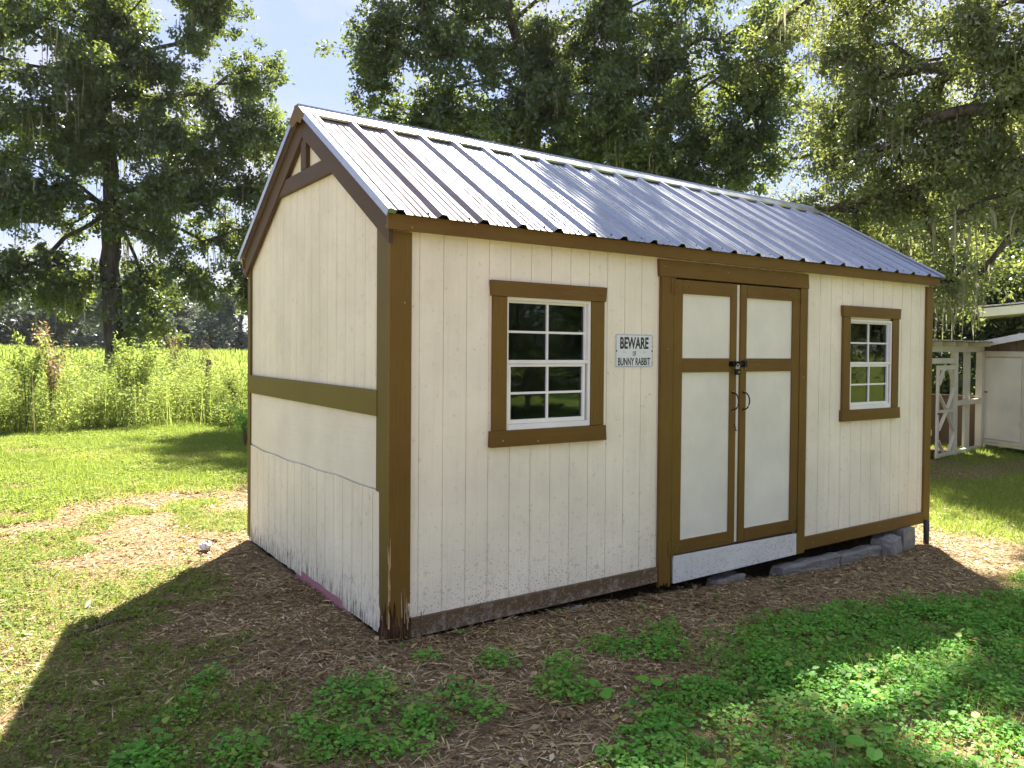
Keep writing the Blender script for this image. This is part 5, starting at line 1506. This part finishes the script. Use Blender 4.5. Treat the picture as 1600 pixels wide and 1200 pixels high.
tag(wobj, 'tangle of tall yellow-green weeds in front of the pasture fence')
X, Y = scatter(-7, 9.5, 9.5, 19.5, 150, lambda x, y: np.clip(weed_prob(x, y) * 1.3, 0, 1), gw_); n = len(X)
blades('weed_stalks', 'thin stalks and long grass under the tall weeds', X, Y, gw_.uniform(0.35, 1.15, n), gw_.uniform(0.008, 0.016, n), gw_.uniform(0.05, 0.5, n), gw_, M_weed, np.clip(gw_.normal(0.5, 0.25, n), 0, 1))
X, Y = scatter(-7, 9.5, 9.5, 19.5, 22, lambda x, y: np.clip(weed_prob(x, y), 0, 1), gw_); n = len(X)
blades('dead_stalks', 'dry brown stalks standing among the tall weeds', X, Y, gw_.uniform(0.6, 1.55, n), gw_.uniform(0.010, 0.018, n), gw_.uniform(0.02, 0.35, n), gw_, M_litter, np.clip(gw_.normal(0.45, 0.2, n), 0, 1))
# pasture beyond
X, Y = scatter(-14, 16, 17, 34, 85, lambda x, y: in_view(x, y, 0.2) * (y > 17), gw_); n = len(X)
blades('pasture_grass', 'tall bright pasture grass beyond the fence', X, Y, gw_.uniform(0.35, 0.75, n), gw_.uniform(0.02, 0.05, n), gw_.uniform(0.1, 0.7, n), gw_, M_weed, np.clip(gw_.normal(0.45, 0.15, n), 0, 1))
X, Y = scatter(-30, 45, 34, 95, 7, lambda x, y: in_view(x, y, 0.2) * 1.0, gw_); n = len(X)
blades('pasture_grass', 'pasture stretching to the far treeline', X, Y, gw_.uniform(0.3, 0.6, n), gw_.uniform(0.10, 0.22, n), gw_.uniform(0.1, 0.7, n), gw_, M_weed, np.clip(gw_.normal(0.45, 0.15, n), 0, 1))

# plants standing out of the weeds
def sapling(px, top, dist, h, spread, n, mat, label, seed, cat='sapling', leaf=(0.10, 0.035), name='sapling', nb=9, twig=0.004):
    gg = np.random.default_rng(seed)
    q = PX(px, 540, dist); b = np.array([q[0], q[1], float(gz(q[0], q[1]))])
    root = empty(name, tuple(b)); tag(root, label, cat)
    stem = MB(); ends = []
    for k in range(nb):
        a = gg.uniform(0, 6.28); hh = h * gg.uniform(0.65, 1.0); r = spread * gg.uniform(0.3, 1)
        p0 = np.array([0, 0, 0.0]); p1 = np.array([math.cos(a) * r * .3, math.sin(a) * r * .3, hh * .55]); p2 = np.array([math.cos(a) * r, math.sin(a) * r, hh])
        stem.tube([p0, p1, p2], [twig * 1.6, twig, twig * .4], 5); ends.append((p1, p2))
    stem.build('stem', M_twig, root)
    e = gg.integers(0, nb, n); t = gg.uniform(0.0, 1.08, n)[:, None]
    A = np.array([x[0] for x in ends])[e]; B = np.array([x[1] for x in ends])[e]
    P = A * (1 - t) + B * t + gg.normal(size=(n, 3)) * spread * 0.13
    leaf_object('foliage', P, nrmz(gg.normal(size=(n, 3)) + [0, 0, -.2]), nrmz(gg.normal(size=(n, 3)) * .5 + [0, 0, 1.0]), leaf[0] * gg.uniform(.6, 1.2, n), leaf[1] * gg.uniform(.6, 1.2, n), np.clip(gg.normal(.5, .25, n), 0, 1), mat, root)
    return root
sapling(42, 505, 15.6, 1.72, 0.38, 800, M_weed, 'yellow-green sapling standing out of the weeds at the left edge', 1, leaf=(0.10, 0.032))
sapling(82, 500, 16.0, 1.82, 0.30, 650, M_orange, 'russet-leaved sapling beside the yellow-green one, far left', 2, leaf=(0.09, 0.03))
sapling(215, 500, 16.6, 1.85, 0.42, 1300, M_weed, 'tall leafy weed clump rising in front of the lone oak trunk', 3, 'weed clump', (0.09, 0.035), 'weed_clump', 11)
sapling(192, 520, 16.4, 1.62, 0.22, 420, M_weed, 'slender weed just left of the tall leafy clump', 6, 'weed clump', (0.08, 0.03), 'weed_clump', 6)
sapling(305, 500, 22.5, 1.95, 0.75, 1300, M_orange, 'faded pinkish brown twiggy shrub right of the lone oak', 4, 'shrub', (0.045, 0.02), 'shrub', 34, 0.006)
sapling(268, 520, 21.5, 1.75, 0.34, 600, M_orange, 'small orange-leaved shrub left of the twiggy one', 5, 'shrub', (0.07, 0.03), 'shrub', 10)
sapling(384, 620, 12.6, 0.62, 0.22, 420, M_cover, 'dark green clump of tall weeds against the back corner of the shed', 7, 'weed clump', (0.07, 0.02), 'weed_clump', 14, 0.004)
sapling(372, 540, 17.0, 1.30, 0.40, 700, M_weed, 'tawny weed clump beside the shed corner, right end of the weeds', 8, 'weed clump', (0.08, 0.022), 'weed_clump', 20, 0.005)

# ------------------------------------------------------------------ thin summer haze
hz = MB().box(-1100, 1100, -1100, 1100, -1.6, 30.0)
M_haze = bpy.data.materials.new('haze'); M_haze.use_nodes = True
hn_ = M_haze.node_tree.nodes; hn_.clear()
ho = hn_.new('ShaderNodeOutputMaterial'); hv = hn_.new('ShaderNodeVolumePrincipled')
hv.inputs['Color'].default_value = (0.86, 0.92, 1.0, 1); hv.inputs['Density'].default_value = 0.00018
M_haze.node_tree.links.new(hv.outputs['Volume'], ho.inputs['Volume'])
o = hz.build('haze', M_haze); o['kind'] = 'stuff'; o['label'] = 'thin pale haze in the air over the pasture'
